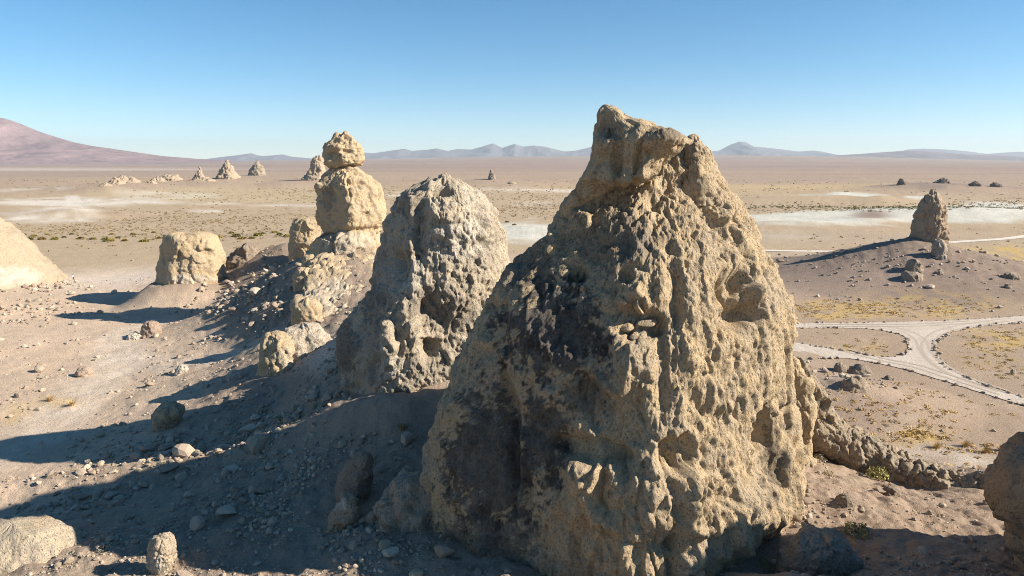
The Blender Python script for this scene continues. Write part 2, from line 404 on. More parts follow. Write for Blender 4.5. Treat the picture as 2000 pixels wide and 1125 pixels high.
    put(C(0.45, 0.39, 0.31), ellipse(u, v, 1520, 468, 90, 9)*(r > 180)*0.7)
    # right flats
    rf = (x > 28)*(r < 235)*(z < 14)
    nC = noise2(x, y, 1.6, 4, 'fbm', 33.)
    put(C(0.345, 0.25, 0.175), rf*sstep(0.5, 0.0, z-1.5)*0.9); put(C(0.24, 0.17, 0.12), rf*sstep(0.0, 0.6, nB+0.7*nC)*0.55*(z < 1.5)); put(C(0.45, 0.36, 0.27), rf*sstep(0.1, 0.6, nA-0.6*nC)*0.5*(z < 1.5))
    q = np.hypot(x-HX, y-HY)
    put(C(0.185, 0.135, 0.11), (1-sstep(34, 52, q+4*nA))*0.95)
    put(C(0.30, 0.22, 0.175), ellipse(u, v, 1640, 570, 170, 22)*rf*0.8)
    yel = C(0.50, 0.34, 0.09)
    for (cu, cv, ru, rv, a) in [(1600, 606, 110, 20, .8), (1800, 602, 150, 17, .85), (1700, 590, 110, 12, .4), (1975, 495, 80, 14, 1.), (1950, 484, 60, 8, .8), (1700, 684, 90, 14, .55), (1960, 665, 70, 16, .9), (1900, 650, 60, 10, .4), (1810, 850, 60, 14, .75), (1750, 860, 50, 12, .4), (1930, 700, 70, 20, .3), (1700, 620, 160, 8, .35), (1900, 870, 60, 8, .3)]:
        put(yel, ellipse(u, v, cu, cv, ru, rv)*a*sstep(-0.25, 0.3, nB+0.5*nA)*(x > 25))
    put(C(0.255, 0.185, 0.14), ellipse(u, v, 1650, 775, 120, 70)*rf*(0.75+0.7*nB)); put(C(0.50, 0.43, 0.35), ellipse(u, v, 1660, 735, 40, 8)*rf*0.6)
    put(C(0.52, 0.45, 0.37), ellipse(u, v, 1800, 900, 190, 26)*(x > 28)*(z < 6)*(0.8+nB))
    put(C(0.53, 0.47, 0.38), ellipse(u, v, 1660, 500, 260, 6)*(r > 180)*(r < 300)*0.3)
    # yellowed dry-grass spots in the left valley
    for (cu, cv, ru, rv) in [(110, 785, 45, 12), (40, 800, 30, 14), (20, 820, 20, 10)]:
        put(C(0.55, 0.40, 0.19), ellipse(u, v, cu, cv, ru, rv)*0.6*(x < 0))
    bnd3 = noise2(x*0.06, y, 260., 5, 'fbm', 26.)
    col *= (1+0.16*nB+0.10*nA+0.35*sstep(1000, 2500, r)*bnd3)[:, None]
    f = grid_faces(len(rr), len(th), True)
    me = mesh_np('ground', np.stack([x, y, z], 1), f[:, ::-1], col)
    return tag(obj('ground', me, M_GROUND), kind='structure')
build_ground()

# ------------------------------------------------------------------ lofted rocks
def disp_layers(p, layers, seed=0.0, zs=0.75):
    q0 = (p*np.array([1, 1, zs])).astype(np.float32)+seed
    d = np.zeros(len(p), np.float32)
    for kind, lam, amp in layers:
        q = q0/lam+lam*3.3
        if kind in ('fbm', 'billow', 'ridge'): d += amp*fbm(q, 4, 0.5, kind)
        else:
            q = q+0.35*np.stack([perlin(q*1.7+9), perlin(q*1.7+31), perlin(q*1.7+57)], 1)
            f1, f2, cid, vec = worley(q)
            if kind == 'pit': d -= amp*np.clip(1-f1*(1.7+0.9*np.abs(RV[cid, 1])), 0, 1)**0.8*np.clip(0.4+RV[cid, 3], 0, 1.5)
            elif kind == 'knob': d += amp*(0.55-f1)
            elif kind == 'crack': d -= amp*np.clip(1-(f2-f1)*6, 0, 1)
            elif kind == 'facet':
                g = RV[cid, :3]; d += amp*((vec*g).sum(1)*0.55+0.35*RV[cid, 3])*sstep(0.0, 0.16, f2-f1)
    return d
def loft(levels, Y0, ky=0.9, n_th=200, n_z=160, layers=(), seed=0.0, planes=(), expo=2.3, feats=(), yshift=None, taper_top=True, zs=0.75, extra_fn=None):
    """levels: (v, uL, uR[, ky]) outline of the rock measured at depth Y0 -> closed displaced surface"""
    L = sorted(levels, key=lambda a: -a[0])
    Z, XL, XR, KY, YS = [], [], [], [], []
    for a in L:
        y0 = Y0+(np.interp(a[0], *yshift) if yshift else 0.0)
        xl, z = at_y(a[1], a[0], y0); xr, _ = at_y(a[2], a[0], y0)
        Z.append(float(z)); XL.append(float(xl)); XR.append(float(xr)); KY.append(a[3] if len(a) > 3 else ky); YS.append(y0)
    Z = np.array(Z); zt = np.linspace(Z[0], Z[-1], n_z)
    tt = 1-(1-np.linspace(0, 1, n_z))**1.0
    zt = Z[0]+(Z[-1]-Z[0])*tt
    kz = max(1, n_z//60)
    sm = lambda a: np.convolve(np.pad(np.interp(zt, Z, a), kz, mode='edge'), np.ones(2*kz+1)/(2*kz+1), 'valid')
    xl, xr, kk, ys = sm(XL), sm(XR), sm(KY), sm(YS)
    rx = (xr-xl)/2; cx = (xr+xl)/2
    k = n_th; t = np.arange(k)/k*2*np.pi
    th = t-np.pi/2+0.0; th = th-0.45*np.sin(t)         # denser on the viewer's side
    c, s = np.cos(th), np.sin(th)
    ur = (np.abs(c)**expo+np.abs(s)**expo)**(-1/expo)
    for phi, dd in planes:
        cc = np.cos(th-math.radians(phi)); pr = np.where(cc > 0.05, dd/np.maximum(cc, 0.05), 9)
        ur = -np.log(np.exp(-14*ur)+np.exp(-14*pr))/14
    if taper_top:
        w = np.linspace(0, 1, n_z); capf = np.sqrt(np.clip((1-w)/0.04, 0, 1)); rx = rx*np.maximum(capf, 0.02)
    X = cx[:, None]+rx[:, None]*ur[None]*c[None]
    Yv = ys[:, None]+(rx*kk)[:, None]*ur[None]*s[None]
    Zv = np.repeat(zt[:, None], k, 1)
    P = np.stack([X, Yv, Zv], -1)
    def normals(P):
        dth = np.roll(P, -1, 1)-np.roll(P, 1, 1)
        dz = np.gradient(P, axis=0)
        n = np.cross(dth, dz); n /= np.linalg.norm(n, axis=-1, keepdims=True)+1e-9
        return n
    N = normals(P)
    pf, nf = P.reshape(-1, 3), N.reshape(-1, 3)
    d = disp_layers(pf, layers, seed, zs) if layers else np.zeros(len(pf), np.float32)
    up, vp, dp = proj(pf[:, 0], pf[:, 1], pf[:, 2])
    front = nf[:, 1] < 0.25
    for (fu, fv, ru, rv, amp, *pw) in feats:
        e = ((up-fu)**2+(vp-fv)**2)+1e7*(~front); i = int(np.argmin(e)); cpt = pf[i]; m = dp[i]/F
        a = (pf[:, 0]-cpt[0])/(ru*m); b = (pf[:, 2]-cpt[2])/(rv*m); cc = (pf[:, 1]-cpt[1])/(max(ru, rv)*m*2.2)
        a = a+0.25*perlin(pf*1.1+fu); b = b+0.25*perlin(pf*1.3+fv)
        q = a*a+b*b+cc*cc
        d = d+amp*np.exp(-q**(pw[0] if pw else 2.0))
    if extra_fn is not None: d = d+extra_fn(pf, up, vp, front)
    pf = pf+nf*d[:, None]
    P = pf.reshape(n_z, k, 3)
    top = P[-1].mean(0)+np.array([0, 0, 0.02]); bot = P[0].mean(0)
    verts = np.concatenate([pf, top[None], bot[None]])
    f = grid_faces(n_z, k, True)
    it, ib = len(pf), len(pf)+1
    a = np.arange(k); b = (a+1) % k
    caps = np.concatenate([np.stack([(n_z-1)*k+a, (n_z-1)*k+b, np.full(k, it), np.full(k, it)], 1), np.stack([b, a, np.full(k, ib), np.full(k, ib)], 1)])
    tris = caps[:, :3]
    return verts, f, tris
def add_mesh(name, verts, quads, tris, col, smooth=True):
    me = bpy.data.meshes.new(name)
    nq, ntr = len(quads), len(tris)
    me.vertices.add(len(verts)); me.vertices.foreach_set('co', np.ascontiguousarray(verts, np.float32).ravel())
    li = np.concatenate([quads.ravel(), tris.ravel()]).astype(np.int32)
    me.loops.add(len(li)); me.loops.foreach_set('vertex_index', li)
    me.polygons.add(nq+ntr)
    me.polygons.foreach_set('loop_start', np.concatenate([np.arange(nq)*4, nq*4+np.arange(ntr)*3]).astype(np.int32))
    me.polygons.foreach_set('use_smooth', np.full(nq+ntr, smooth, bool))
    me.update(calc_edges=True); set_col(me, col)
    return me
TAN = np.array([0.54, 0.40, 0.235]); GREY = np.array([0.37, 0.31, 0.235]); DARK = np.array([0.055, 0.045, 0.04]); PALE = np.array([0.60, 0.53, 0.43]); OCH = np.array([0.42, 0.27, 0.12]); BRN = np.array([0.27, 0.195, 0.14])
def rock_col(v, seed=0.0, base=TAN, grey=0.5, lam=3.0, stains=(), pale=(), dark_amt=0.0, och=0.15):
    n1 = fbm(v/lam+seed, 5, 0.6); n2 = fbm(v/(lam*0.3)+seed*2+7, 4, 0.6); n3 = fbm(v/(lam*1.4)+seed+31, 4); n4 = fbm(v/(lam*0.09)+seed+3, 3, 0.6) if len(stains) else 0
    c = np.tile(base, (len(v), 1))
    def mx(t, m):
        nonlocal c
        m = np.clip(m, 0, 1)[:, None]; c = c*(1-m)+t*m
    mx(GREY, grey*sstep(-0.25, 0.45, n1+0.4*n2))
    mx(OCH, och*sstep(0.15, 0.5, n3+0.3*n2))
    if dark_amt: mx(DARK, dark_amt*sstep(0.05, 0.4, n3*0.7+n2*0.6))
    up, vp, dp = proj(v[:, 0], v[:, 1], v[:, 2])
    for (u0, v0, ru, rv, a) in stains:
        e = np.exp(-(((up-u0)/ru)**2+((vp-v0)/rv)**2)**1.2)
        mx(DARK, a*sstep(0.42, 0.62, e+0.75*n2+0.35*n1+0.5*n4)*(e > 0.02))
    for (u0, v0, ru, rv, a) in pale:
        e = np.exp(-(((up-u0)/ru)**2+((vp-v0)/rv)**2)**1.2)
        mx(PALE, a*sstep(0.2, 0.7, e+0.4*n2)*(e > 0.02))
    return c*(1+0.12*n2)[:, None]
def rock(name, levels, Y0, parent=None, mat=None, colkw=None, **kw):
    v, q, t = loft(levels, Y0, **kw)
    kw2 = dict(seed=kw.get('seed', 0.0)); kw2.update(colkw or {})
    return obj(name, add_mesh(name, v, q, t, rock_col(v, **kw2)), mat or M_ROCK, parent)
def empty(name, loc):
    o = bpy.data.objects.new(name, None); COL.objects.link(o); o.location = loc; o.empty_display_size = 0.5; return o
def under(o, parent):
    o.parent = parent; o.matrix_parent_inverse = Matrix.Translation(parent.location).inverted(); return o

# --- the big tower in the foreground
YM = 44.6
main = empty('rock_pinnacle', (6, YM, 12.5))
tag(main, 'huge nearest tufa tower with dark stained left face and slanting block on top', 'rock pinnacle')
LM = [(1290, 850, 1440), (1125, 852, 1500), (1060, 848, 1535), (1000, 838, 1556), (940, 828, 1562), (880, 822, 1558), (820, 836, 1554), (750, 863, 1548), (680, 898, 1543), (600, 938, 1540), (560, 966, 1536), (530, 984, 1522), (490, 1012, 1495, 0.92), (450, 1058, 1464, 0.88),
      (420, 1090, 1440, 0.82), (385, 1116, 1418, 0.76), (350, 1150, 1404, 0.72), (320, 1180, 1394, 0.7), (296, 1215, 1387, 0.7), (278, 1255, 1376, 0.7), (266, 1300, 1358, 0.7)]
FE = [(1450, 590, 42, 62, -1.5, 3), (1425, 560, 26, 30, -0.7, 2), (1472, 575, 20, 26, 0.7, 2), (1428, 565, 14, 24, 0.5, 2), (1250, 632, 46, 36, -1.1, 3), (1127, 528, 16, 20, -1.0, 2), (1225, 545, 14, 12, -0.7, 2),
      (1150, 878, 75, 26, -1.0, 3), (1325, 890, 42, 34, -1.2, 3), (1500, 840, 32, 44, -1.1, 3), (1530, 925, 16, 40, -0.5, 2), (1445, 800, 12, 26, -0.3, 2),
      (1200, 960, 130, 80, 0.75, 2), (1460, 1010, 80, 75, 1.0, 3), (1340, 1010, 24, 110, 0.8, 2), (1330, 1060, 30, 22, -0.8, 2), (1000, 880, 12, 120, -0.9, 2), (985, 790, 10, 70, -0.6, 2), (1025, 980, 12, 60, -0.6, 2), (1090, 920, 18, 70, -0.5, 2),
      (1235, 600, 40, 160, 0.45, 1.5), (1295, 720, 14, 80, -0.35, 2), (1340, 930, 10, 50, 0.4, 2), (1210, 700, 60, 70, 0.3, 2), (1490, 720, 40, 90, 0.3, 2), (905, 860, 40, 90, 0.5, 2), (1060, 640, 60, 90, 0.35, 2), (1180, 440, 90, 30, 0.4, 2), (1400, 450, 18, 60, -0.35, 2), (1320, 560, 18, 100, -0.4, 2)]
def columns(p, up, vp, front):
    # nodular columns on the lower front face
    w = sstep(880, 920, vp)*front*sstep(1060, 1110, up)*(1-sstep(1390, 1430, up))
    q = np.stack([p[:, 0]/0.95, p[:, 1]/1.6, p[:, 2]/2.0], 1).astype(np.float32); q = q+0.4*np.stack([perlin(q*0.9), perlin(q*0.9+9), perlin(q*0.9+19)], 1)
    f1, f2, cid, vec = worley(q)
    return w*(0.42*(0.5-f1)-0.18*np.clip(1-(f2-f1)*4, 0, 1))
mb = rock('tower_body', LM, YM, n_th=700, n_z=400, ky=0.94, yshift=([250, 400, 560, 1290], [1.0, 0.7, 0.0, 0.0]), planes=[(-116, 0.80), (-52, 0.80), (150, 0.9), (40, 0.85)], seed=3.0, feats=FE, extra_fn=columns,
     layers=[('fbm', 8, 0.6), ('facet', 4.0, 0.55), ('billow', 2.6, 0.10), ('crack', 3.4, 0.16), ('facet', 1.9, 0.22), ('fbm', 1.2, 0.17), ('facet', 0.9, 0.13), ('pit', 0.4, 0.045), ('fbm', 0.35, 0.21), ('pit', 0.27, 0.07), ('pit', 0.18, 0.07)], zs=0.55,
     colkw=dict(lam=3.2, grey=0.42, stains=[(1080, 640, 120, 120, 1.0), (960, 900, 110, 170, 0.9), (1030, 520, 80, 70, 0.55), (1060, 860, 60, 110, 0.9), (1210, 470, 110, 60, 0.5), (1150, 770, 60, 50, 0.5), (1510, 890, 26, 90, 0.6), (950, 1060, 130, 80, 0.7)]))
under(mb, main)
LC = [(424, 1096, 1106), (412, 1097, 1118), (398, 1100, 1142), (384, 1105, 1168), (372, 1110, 1192), (360, 1117, 1240), (350, 1122, 1288), (342, 1127, 1300), (330, 1134, 1308), (312, 1146, 1326), (298, 1149, 1346), (284, 1150, 1364), (272, 1151, 1370), (260, 1152, 1352), (246, 1155, 1312), (236, 1159, 1280), (226, 1161, 1238), (216, 1164, 1220), (209, 1166, 1206), (204, 1170, 1192)]
capr = rock('cap_block', LC, YM-3.4, n_th=260, n_z=140, ky=1.0, planes=[(-108, 0.78), (-40, 0.80), (30, 0.85), (180, 0.93)], expo=3.2, seed=8.0,
     layers=[('fbm', 5, 0.15), ('facet', 3.0, 0.22), ('crack', 2.6, 0.22), ('facet', 1.0, 0.07), ('fbm', 0.8, 0.07), ('pit', 0.33, 0.07), ('fbm', 0.25, 0.06)],
     feats=[(1205, 300, 10, 60, -0.5, 2), (1245, 330, 8, 40, -0.4, 2), (1175, 245, 22, 22, -0.7, 2), (1310, 275, 34, 30, 0.25, 2), (1285, 310, 30, 30, -0.3, 2)],
     colkw=dict(lam=2.0, grey=0.4, och=0.5, stains=[(1300, 262, 45, 18, 0.6), (1190, 250, 30, 20, 0.4)]))
under(capr, main)
kn = rock('cap_knob', [(400, 1325, 1400), (345, 1322, 1396), (320, 1335, 1391), (298, 1340, 1388), (282, 1340, 1380), (270, 1344, 1368), (262, 1350, 1362)], YM-0.6, n_th=90, n_z=60, ky=1.0, seed=4.4, layers=[('facet', 1.2, 0.2), ('fbm', 0.6, 0.14), ('pit', 0.4, 0.1)], colkw=dict(lam=2.0))
under(kn, main)
# stones wedged in the niche of the tower
_mc = np.zeros(len(mb.data.vertices)*3, np.float32); mb.data.vertices.foreach_get('co', _mc); _mc = _mc.reshape(-1, 3); _mu, _mv, _ = proj(_mc[:, 0], _mc[:, 1], _mc[:, 2])
def ico(sub=2):
    bm = bmesh.new(); bmesh.ops.create_icosphere(bm, subdivisions=sub, radius=1.0)
    v = np.array([x.co[:] for x in bm.verts]); f = np.array([[w.index for w in x.verts] for x in bm.faces]); bm.free(); return v, f
ICO = {k: ico(k) for k in (1, 2, 3, 4)}
def stone_shape(sub, seed, rough=0.35, sq=(1, 1, 1)):
    v, f = ICO[sub]; v = v.copy(); rg = np.random.default_rng(seed)
    # cut by random planes for flat facets, then roughen
    for k in range(9):
        n = rg.normal(size=3); n /= np.linalg.norm(n); h = rg.uniform(0.40, 0.85); s = v@n; m = s > h; v[m] -= np.outer(s[m]-h, n)*0.92
    if sub > 1:
        v = v*(1+0.16*rough*2*fbm(v*1.6+seed*3.7, 3)+ (0.06*fbm(v*5+seed, 2) if sub > 2 else 0))[:, None]
    return v*np.array(sq), f
for k, (u, v_, w_, h_, rot) in enumerate([(1216, 590, 11, 15, 0.2), (1246, 596, 10, 19, 0.5), (1222, 637, 15, 10, -0.1), (1258, 632, 24, 9, 0.15), (1238, 655, 13, 9, 0.0)]):
    vs, f = stone_shape(3, 40+k, 0.5)
    sel = (np.abs(_mu-u) < 9) & (np.abs(_mv-v_) < 9) & (_mc[:, 1] < YM-2)
    y0 = float(_mc[sel, 1].mean())-0.05; m = y0*1.08/F; x, z = at_y(u, v_, y0)
    vs = vs*np.array([w_*m, 0.6, h_*m]); c, s = math.cos(rot), math.sin(rot)
    vs = np.stack([vs[:, 0]*c-vs[:, 2]*s+x, vs[:, 1]+y0, vs[:, 0]*s+vs[:, 2]*c+z], 1)
    o = obj('wedged_stone', mesh_np('wedged_stone', vs, f, rock_col(vs, seed=k, grey=0.3)), M_ROCK); under(o, main)

# --- second tower
Y2 = 63.5
L2 = [(860, 645, 1010), (780, 648, 1012), (740, 652, 1012), (700, 648, 1010), (660, 652, 1008), (620, 672, 1006), (580, 700, 1004), (540, 716, 1002), (510, 722, 998), (480, 732, 992), (450, 742, 985), (420, 758, 972), (400, 765, 955), (384, 772, 938), (372, 795, 925), (360, 822, 910), (350, 845, 893), (343, 858, 880)]
sec = rock('rock_pinnacle', L2, Y2, n_th=400, n_z=260, ky=0.85, planes=[(-152, 0.86), (-74, 0.84), (-25, 0.9)], seed=14.0, expo=2.2,
     layers=[('fbm', 7, 0.6), ('facet', 3.4, 0.4), ('billow', 2.2, 0.2), ('crack', 2.4, 0.15), ('fbm', 1.1, 0.26), ('facet', 1.0, 0.16), ('pit', 0.6, 0.14), ('pit', 0.33, 0.12), ('fbm', 0.35, 0.16)],
     feats=[(860, 378, 18, 8, -1.2, 2), (865, 430, 40, 40, 0.6, 2), (820, 440, 16, 70, -0.8, 2), (935, 430, 16, 30, -0.8, 2), (940, 480, 20, 16, -0.8, 2), (775, 520, 26, 30, -0.9, 2), (765, 505, 8, 20, -0.6, 2), (760, 670, 16, 50, 1.0, 2), (690, 690, 30, 40, 0.4, 2), (850, 630, 36, 50, -0.9, 2), (800, 600, 20, 80, 0.6, 2), (725, 720, 14, 30, -0.6, 2), (840, 680, 14, 20, -0.9, 2), (880, 560, 60, 50, 0.5, 2)],
     colkw=dict(lam=3.2, grey=0.85, base=np.array([0.52, 0.43, 0.31]), och=0.08, stains=[(735, 560, 40, 90, 0.45), (670, 680, 30, 70, 0.6), (800, 400, 40, 30, 0.4), (860, 600, 70, 60, 0.3)], pale=[(890, 470, 70, 35, 0.8), (780, 540, 60, 40, 0.5), (930, 400, 30, 60, 0.5), (770, 720, 30, 30, 0.6)]))
tag(sec, 'grey knobbly tufa tower between the huge tower and the balanced rocks', 'rock pinnacle')

# --- balanced rocks
Y3 = 128.0
bal = empty('balanced_rock_stack', (-29, Y3, 17)); tag(bal, 'stack of tan boulders with a small head rock balanced on a tall oval one', 'balanced rock')
LL = [('fbm', 6, 0.5), ('facet', 3.4, 0.55), ('facet', 1.5, 0.22), ('crack', 3.0, 0.12), ('fbm', 1.2, 0.22), ('pit', 0.7, 0.14), ('fbm', 0.5, 0.14)]
under(rock('head_rock', [(327, 640, 690), (322, 634, 706), (314, 632, 711), (300, 630, 711), (288, 632, 709), (278, 636, 704), (270, 648, 694), (262, 652, 680), (257, 656, 668)], Y3, n_th=120, n_z=80, ky=0.95, planes=[(-110, 0.85), (-50, 0.85), (150, .9)], seed=21., layers=LL, feats=[(650, 300, 14, 10, -0.8, 2), (672, 296, 12, 5, -0.7, 2)], colkw=dict(lam=4, grey=0.25, och=0.3)), bal)
under(rock('body_rock', [(458, 645, 735), (450, 632, 745), (435, 626, 750), (410, 624, 751), (385, 623, 744), (365, 625, 738), (348, 632, 722), (338, 638, 710), (330, 642, 696), (322, 648, 686)], Y3, n_th=160, n_z=110, ky=0.95, planes=[(-115, 0.83), (-45, 0.86), (60, .9)], seed=25., layers=LL, feats=[(655, 400, 20, 40, -0.4, 2), (710, 450, 40, 6, -0.5, 2)], colkw=dict(lam=4, grey=0.3, och=0.2, stains=[(640, 380, 12, 40, 0.4)])), bal)
under(rock('base_rock', [(560, 600, 745), (530, 600, 742), (510, 602, 740), (490, 605, 742), (475, 612, 746), (462, 622, 745), (452, 640, 735), (446, 660, 720)], Y3-1, n_th=130, n_z=64, ky=1.0, planes=[(-112, 0.85), (-50, 0.9)], seed=29., layers=LL, feats=[(650, 480, 5, 40, -0.9, 2), (740, 470, 5, 40, -0.6, 2)], colkw=dict(lam=4, grey=0.25, och=0.2, pale=[(680, 480, 60, 30, 0.5)])), bal)

RL = [('fbm', 4, 0.4), ('facet', 2.4, 0.4), ('facet', 1.1, 0.16), ('fbm', 0.9, 0.16), ('pit', 0.6, 0.1), ('fbm', 0.4, 0.1)]
def seat(name, levels, base, label, cat='boulder', back=0.0, group=None, ky=0.9, layers=RL, parent=None, depth=None, mat=None, **kw):
    """rock whose outline is given, standing where the ground is seen at 'base' (its front foot)"""
    g = hit(*base)
    w = max(a[2]-a[1] for a in levels)*g.y*1.02/F/2*ky
    y0 = depth if depth else g.y+w*0.9+back
    lo = max(levels, key=lambda a: a[0]); v2 = lo[0]
    # run the foot of the rock into the ground behind its visible front foot
    u0 = (lo[1]+lo[2])/2
    ext = [(v2+0.35*(max(a[0] for a in levels)-min(a[0] for a in levels))+6, lo[1], lo[2])]
    o = rock(name, list(levels)+ext, y0, ky=ky, layers=layers, mat=mat, **kw)
    if parent: under(o, parent)
    else: tag(o, label, cat, group)
    return o
SM = dict(n_th=60, n_z=46)
MD = dict(n_th=104, n_z=70)
seat('rock_outcrop', [(488, 566, 620), (470, 566, 624), (450, 568, 626), (432, 572, 628), (424, 584, 622)], (590, 492), 'low squared tan outcrop just left of the balanced rock stack', 'rock outcrop', seed=31., colkw=dict(lam=3, grey=0.3), depth=150, **MD)
seat('rock_block', [(545, 310, 434), (520, 312, 430), (500, 316, 428), (480, 318, 425), (465, 322, 418), (457, 326, 400), (453, 334, 380)], (370, 556), 'isolated squat flat-topped tan block on the pale valley floor', 'boulder', seed=33., expo=3.2, planes=[(-125, 0.9), (-60, .9)], feats=[(345, 520, 6, 40, -0.5, 2), (330, 470, 20, 12, -0.3, 2)], colkw=dict(lam=4, grey=0.3, pale=[(370, 545, 50, 10, 0.6)]), depth=152, n_th=150, n_z=90)
seat('rock_pinnacle', [(556, -260, 97), (530, -240, 70), (500, -210, 47), (470, -180, 24), (445, -150, 3), (420, -120, -20), (390, -90, -40), (375, -70, -55)], (60, 566), 'smooth pale tan tower cut off by the left edge of the picture', 'rock pinnacle', seed=35., layers=[('fbm', 9, 1.3), ('facet', 6, 1.3), ('facet', 2.4, 0.5), ('ridge', 3, 0.5), ('fbm', 1.2, 0.4), ('pit', 1.0, 0.25)], colkw=dict(lam=4, grey=0.3, base=np.array([0.45, 0.35, 0.235]), pale=[(20, 540, 60, 20, 0.8)]), depth=172, n_th=130, n_z=80)
# outcrop ribs below the balanced stack
seat('rock_outcrop', [(640, 560, 690), (615, 575, 705), (590, 585, 716), (565, 596, 722), (540, 604, 728), (515, 612, 730), (495, 622, 724)], (640, 650), 'pale sloping rock rib running down below the balanced stack', 'rock outcrop', seed=37., depth=103, ky=0.8, planes=[(-60, 0.8)], layers=[('fbm', 5, 0.9), ('facet', 2.4, 0.5), ('fbm', 1.0, 0.3), ('pit', 1.0, 0.25), ('fbm', 0.4, 0.1)], yshift=([490, 640], [18, -8]), colkw=dict(lam=4, grey=0.2, pale=[(650, 590, 60, 50, 0.5)]), n_th=170, n_z=110)
seat('boulder', [(634, 572, 632), (615, 570, 630), (600, 572, 628), (588, 576, 622), (580, 584, 612)], (600, 640), 'ochre pitted boulder jutting from the slope above the tan leaning block', 'boulder', seed=39., colkw=dict(lam=2, grey=0.2, och=0.5), **SM)
seat('boulder', [(722, 504, 588), (700, 506, 586), (680, 509, 578), (662, 512, 566), (650, 518, 552), (644, 522, 538)], (545, 728), 'tan leaning block beside the foot of the grey tower', 'boulder', seed=41., planes=[(-130, .8)], expo=2.8, colkw=dict(lam=2.5, grey=0.25, pale=[(560, 700, 30, 20, 0.4)]), **MD)
seat('boulder', [(700, 530, 640), (680, 540, 645), (660, 548, 640), (645, 556, 628), (634, 570, 612)], (590, 712), 'low white crusted rock mound behind the tan leaning block', 'rock mound', seed=42., layers=[('fbm', 3, 0.5), ('facet', 2.0, 0.45), ('facet', 0.9, 0.2), ('fbm', 0.8, 0.2), ('pit', 0.5, 0.1)], colkw=dict(lam=2.5, grey=0.3, base=np.array([0.52, 0.44, 0.34])), back=3.0, **MD)
seat('boulder', [(556, 575, 612), (540, 574, 614), (528, 580, 608), (520, 586, 600)], (592, 562), 'rounded brown boulder on the shaded upper slope', 'boulder', seed=43., colkw=dict(lam=2, grey=0.4), **SM)
seat('boulder', [(520, 592, 612), (508, 592, 614), (498, 596, 611)], (600, 524), 'small upright boulder at the foot of the balanced stack', 'boulder', seed=44., **SM)
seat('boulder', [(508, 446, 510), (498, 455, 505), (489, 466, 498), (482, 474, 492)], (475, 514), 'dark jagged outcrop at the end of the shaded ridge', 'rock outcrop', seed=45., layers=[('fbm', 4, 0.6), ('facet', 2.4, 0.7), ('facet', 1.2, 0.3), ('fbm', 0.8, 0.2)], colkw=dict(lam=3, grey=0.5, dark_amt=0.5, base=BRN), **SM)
seat('boulder', [(654, 278, 314), (644, 279, 313), (634, 283, 310), (627, 289, 302)], (296, 658), 'reddish pointed boulder standing alone in the pale valley', 'boulder', seed=47., expo=2.8, colkw=dict(lam=1.5, base=np.array([0.36, 0.255, 0.19]), grey=0.2), **SM)
seat('boulder', [(742, 441, 472), (734, 441, 472), (727, 446, 468), (722, 450, 462)], (457, 745), 'small pale round boulder beside the tan leaning block', 'boulder', seed=48., colkw=dict(lam=1.5, base=PALE, grey=0.2), **SM)
seat('boulder', [(736, 153, 178), (728, 154, 177), (720, 160, 172)], (166, 738), 'small pinkish boulder alone on the gravel left of the trail', 'boulder', seed=49., colkw=dict(lam=1, base=np.array([0.45, 0.33, 0.25]), grey=0.2), **SM)
seat('boulder', [(662, 252, 278), (656, 252, 278), (651, 256, 272)], (265, 664), 'flat white stone slab beside the reddish pointed boulder', 'boulder', seed=50., colkw=dict(lam=1, base=PALE, grey=0.1), **SM)
seat('boulder', [(728, 342, 368), (720, 344, 368), (712, 350, 364)], (355, 730), 'cracked white boulder in the middle of the valley gravel', 'boulder', seed=51., colkw=dict(lam=1, base=PALE, grey=0.2), **SM)
seat('boulder', [(836, 298, 340), (815, 300, 352), (800, 306, 358), (790, 316, 346)], (320, 842), 'large dark boulder in the upper shadow edge', 'boulder', seed=52., colkw=dict(lam=1.5, grey=0.5, dark_amt=0.3), **SM)
# lower left
seat('boulder', [(1112, 288, 332), (1095, 287, 342), (1075, 287, 344), (1058, 290, 343), (1047, 298, 334), (1042, 306, 322)], (308, 1120), 'lone sunlit tooth-shaped boulder at the bottom left', 'boulder', seed=53., layers=[('fbm', 1.5, 0.12), ('facet', 0.9, 0.12), ('crack', 0.8, 0.08), ('fbm', 0.35, 0.06), ('pit', 0.25, 0.04)], planes=[(-135, .8)], colkw=dict(lam=1.2, base=np.array([0.52, 0.41, 0.29]), grey=0.2, pale=[(310, 1105, 16, 20, 0.7)]), n_th=150, n_z=100)
seat('rock_mound', [(1175, -190, 240), (1125, -170, 210), (1090, -150, 180), (1065, -120, 150), (1045, -90, 125), (1030, -60, 105), (1020, -30, 80)], (100, 1180), 'smooth pale tan rock mound in the bottom left corner', 'rock mound', seed=55., ky=0.6, layers=[('fbm', 3, 0.35), ('facet', 1.6, 0.16), ('billow', 1.0, 0.14), ('fbm', 0.4, 0.08), ('pit', 0.5, 0.08)], colkw=dict(lam=2.0, base=np.array([0.55, 0.45, 0.32]), grey=0.2, och=0.3), depth=44.5, n_th=200, n_z=100)
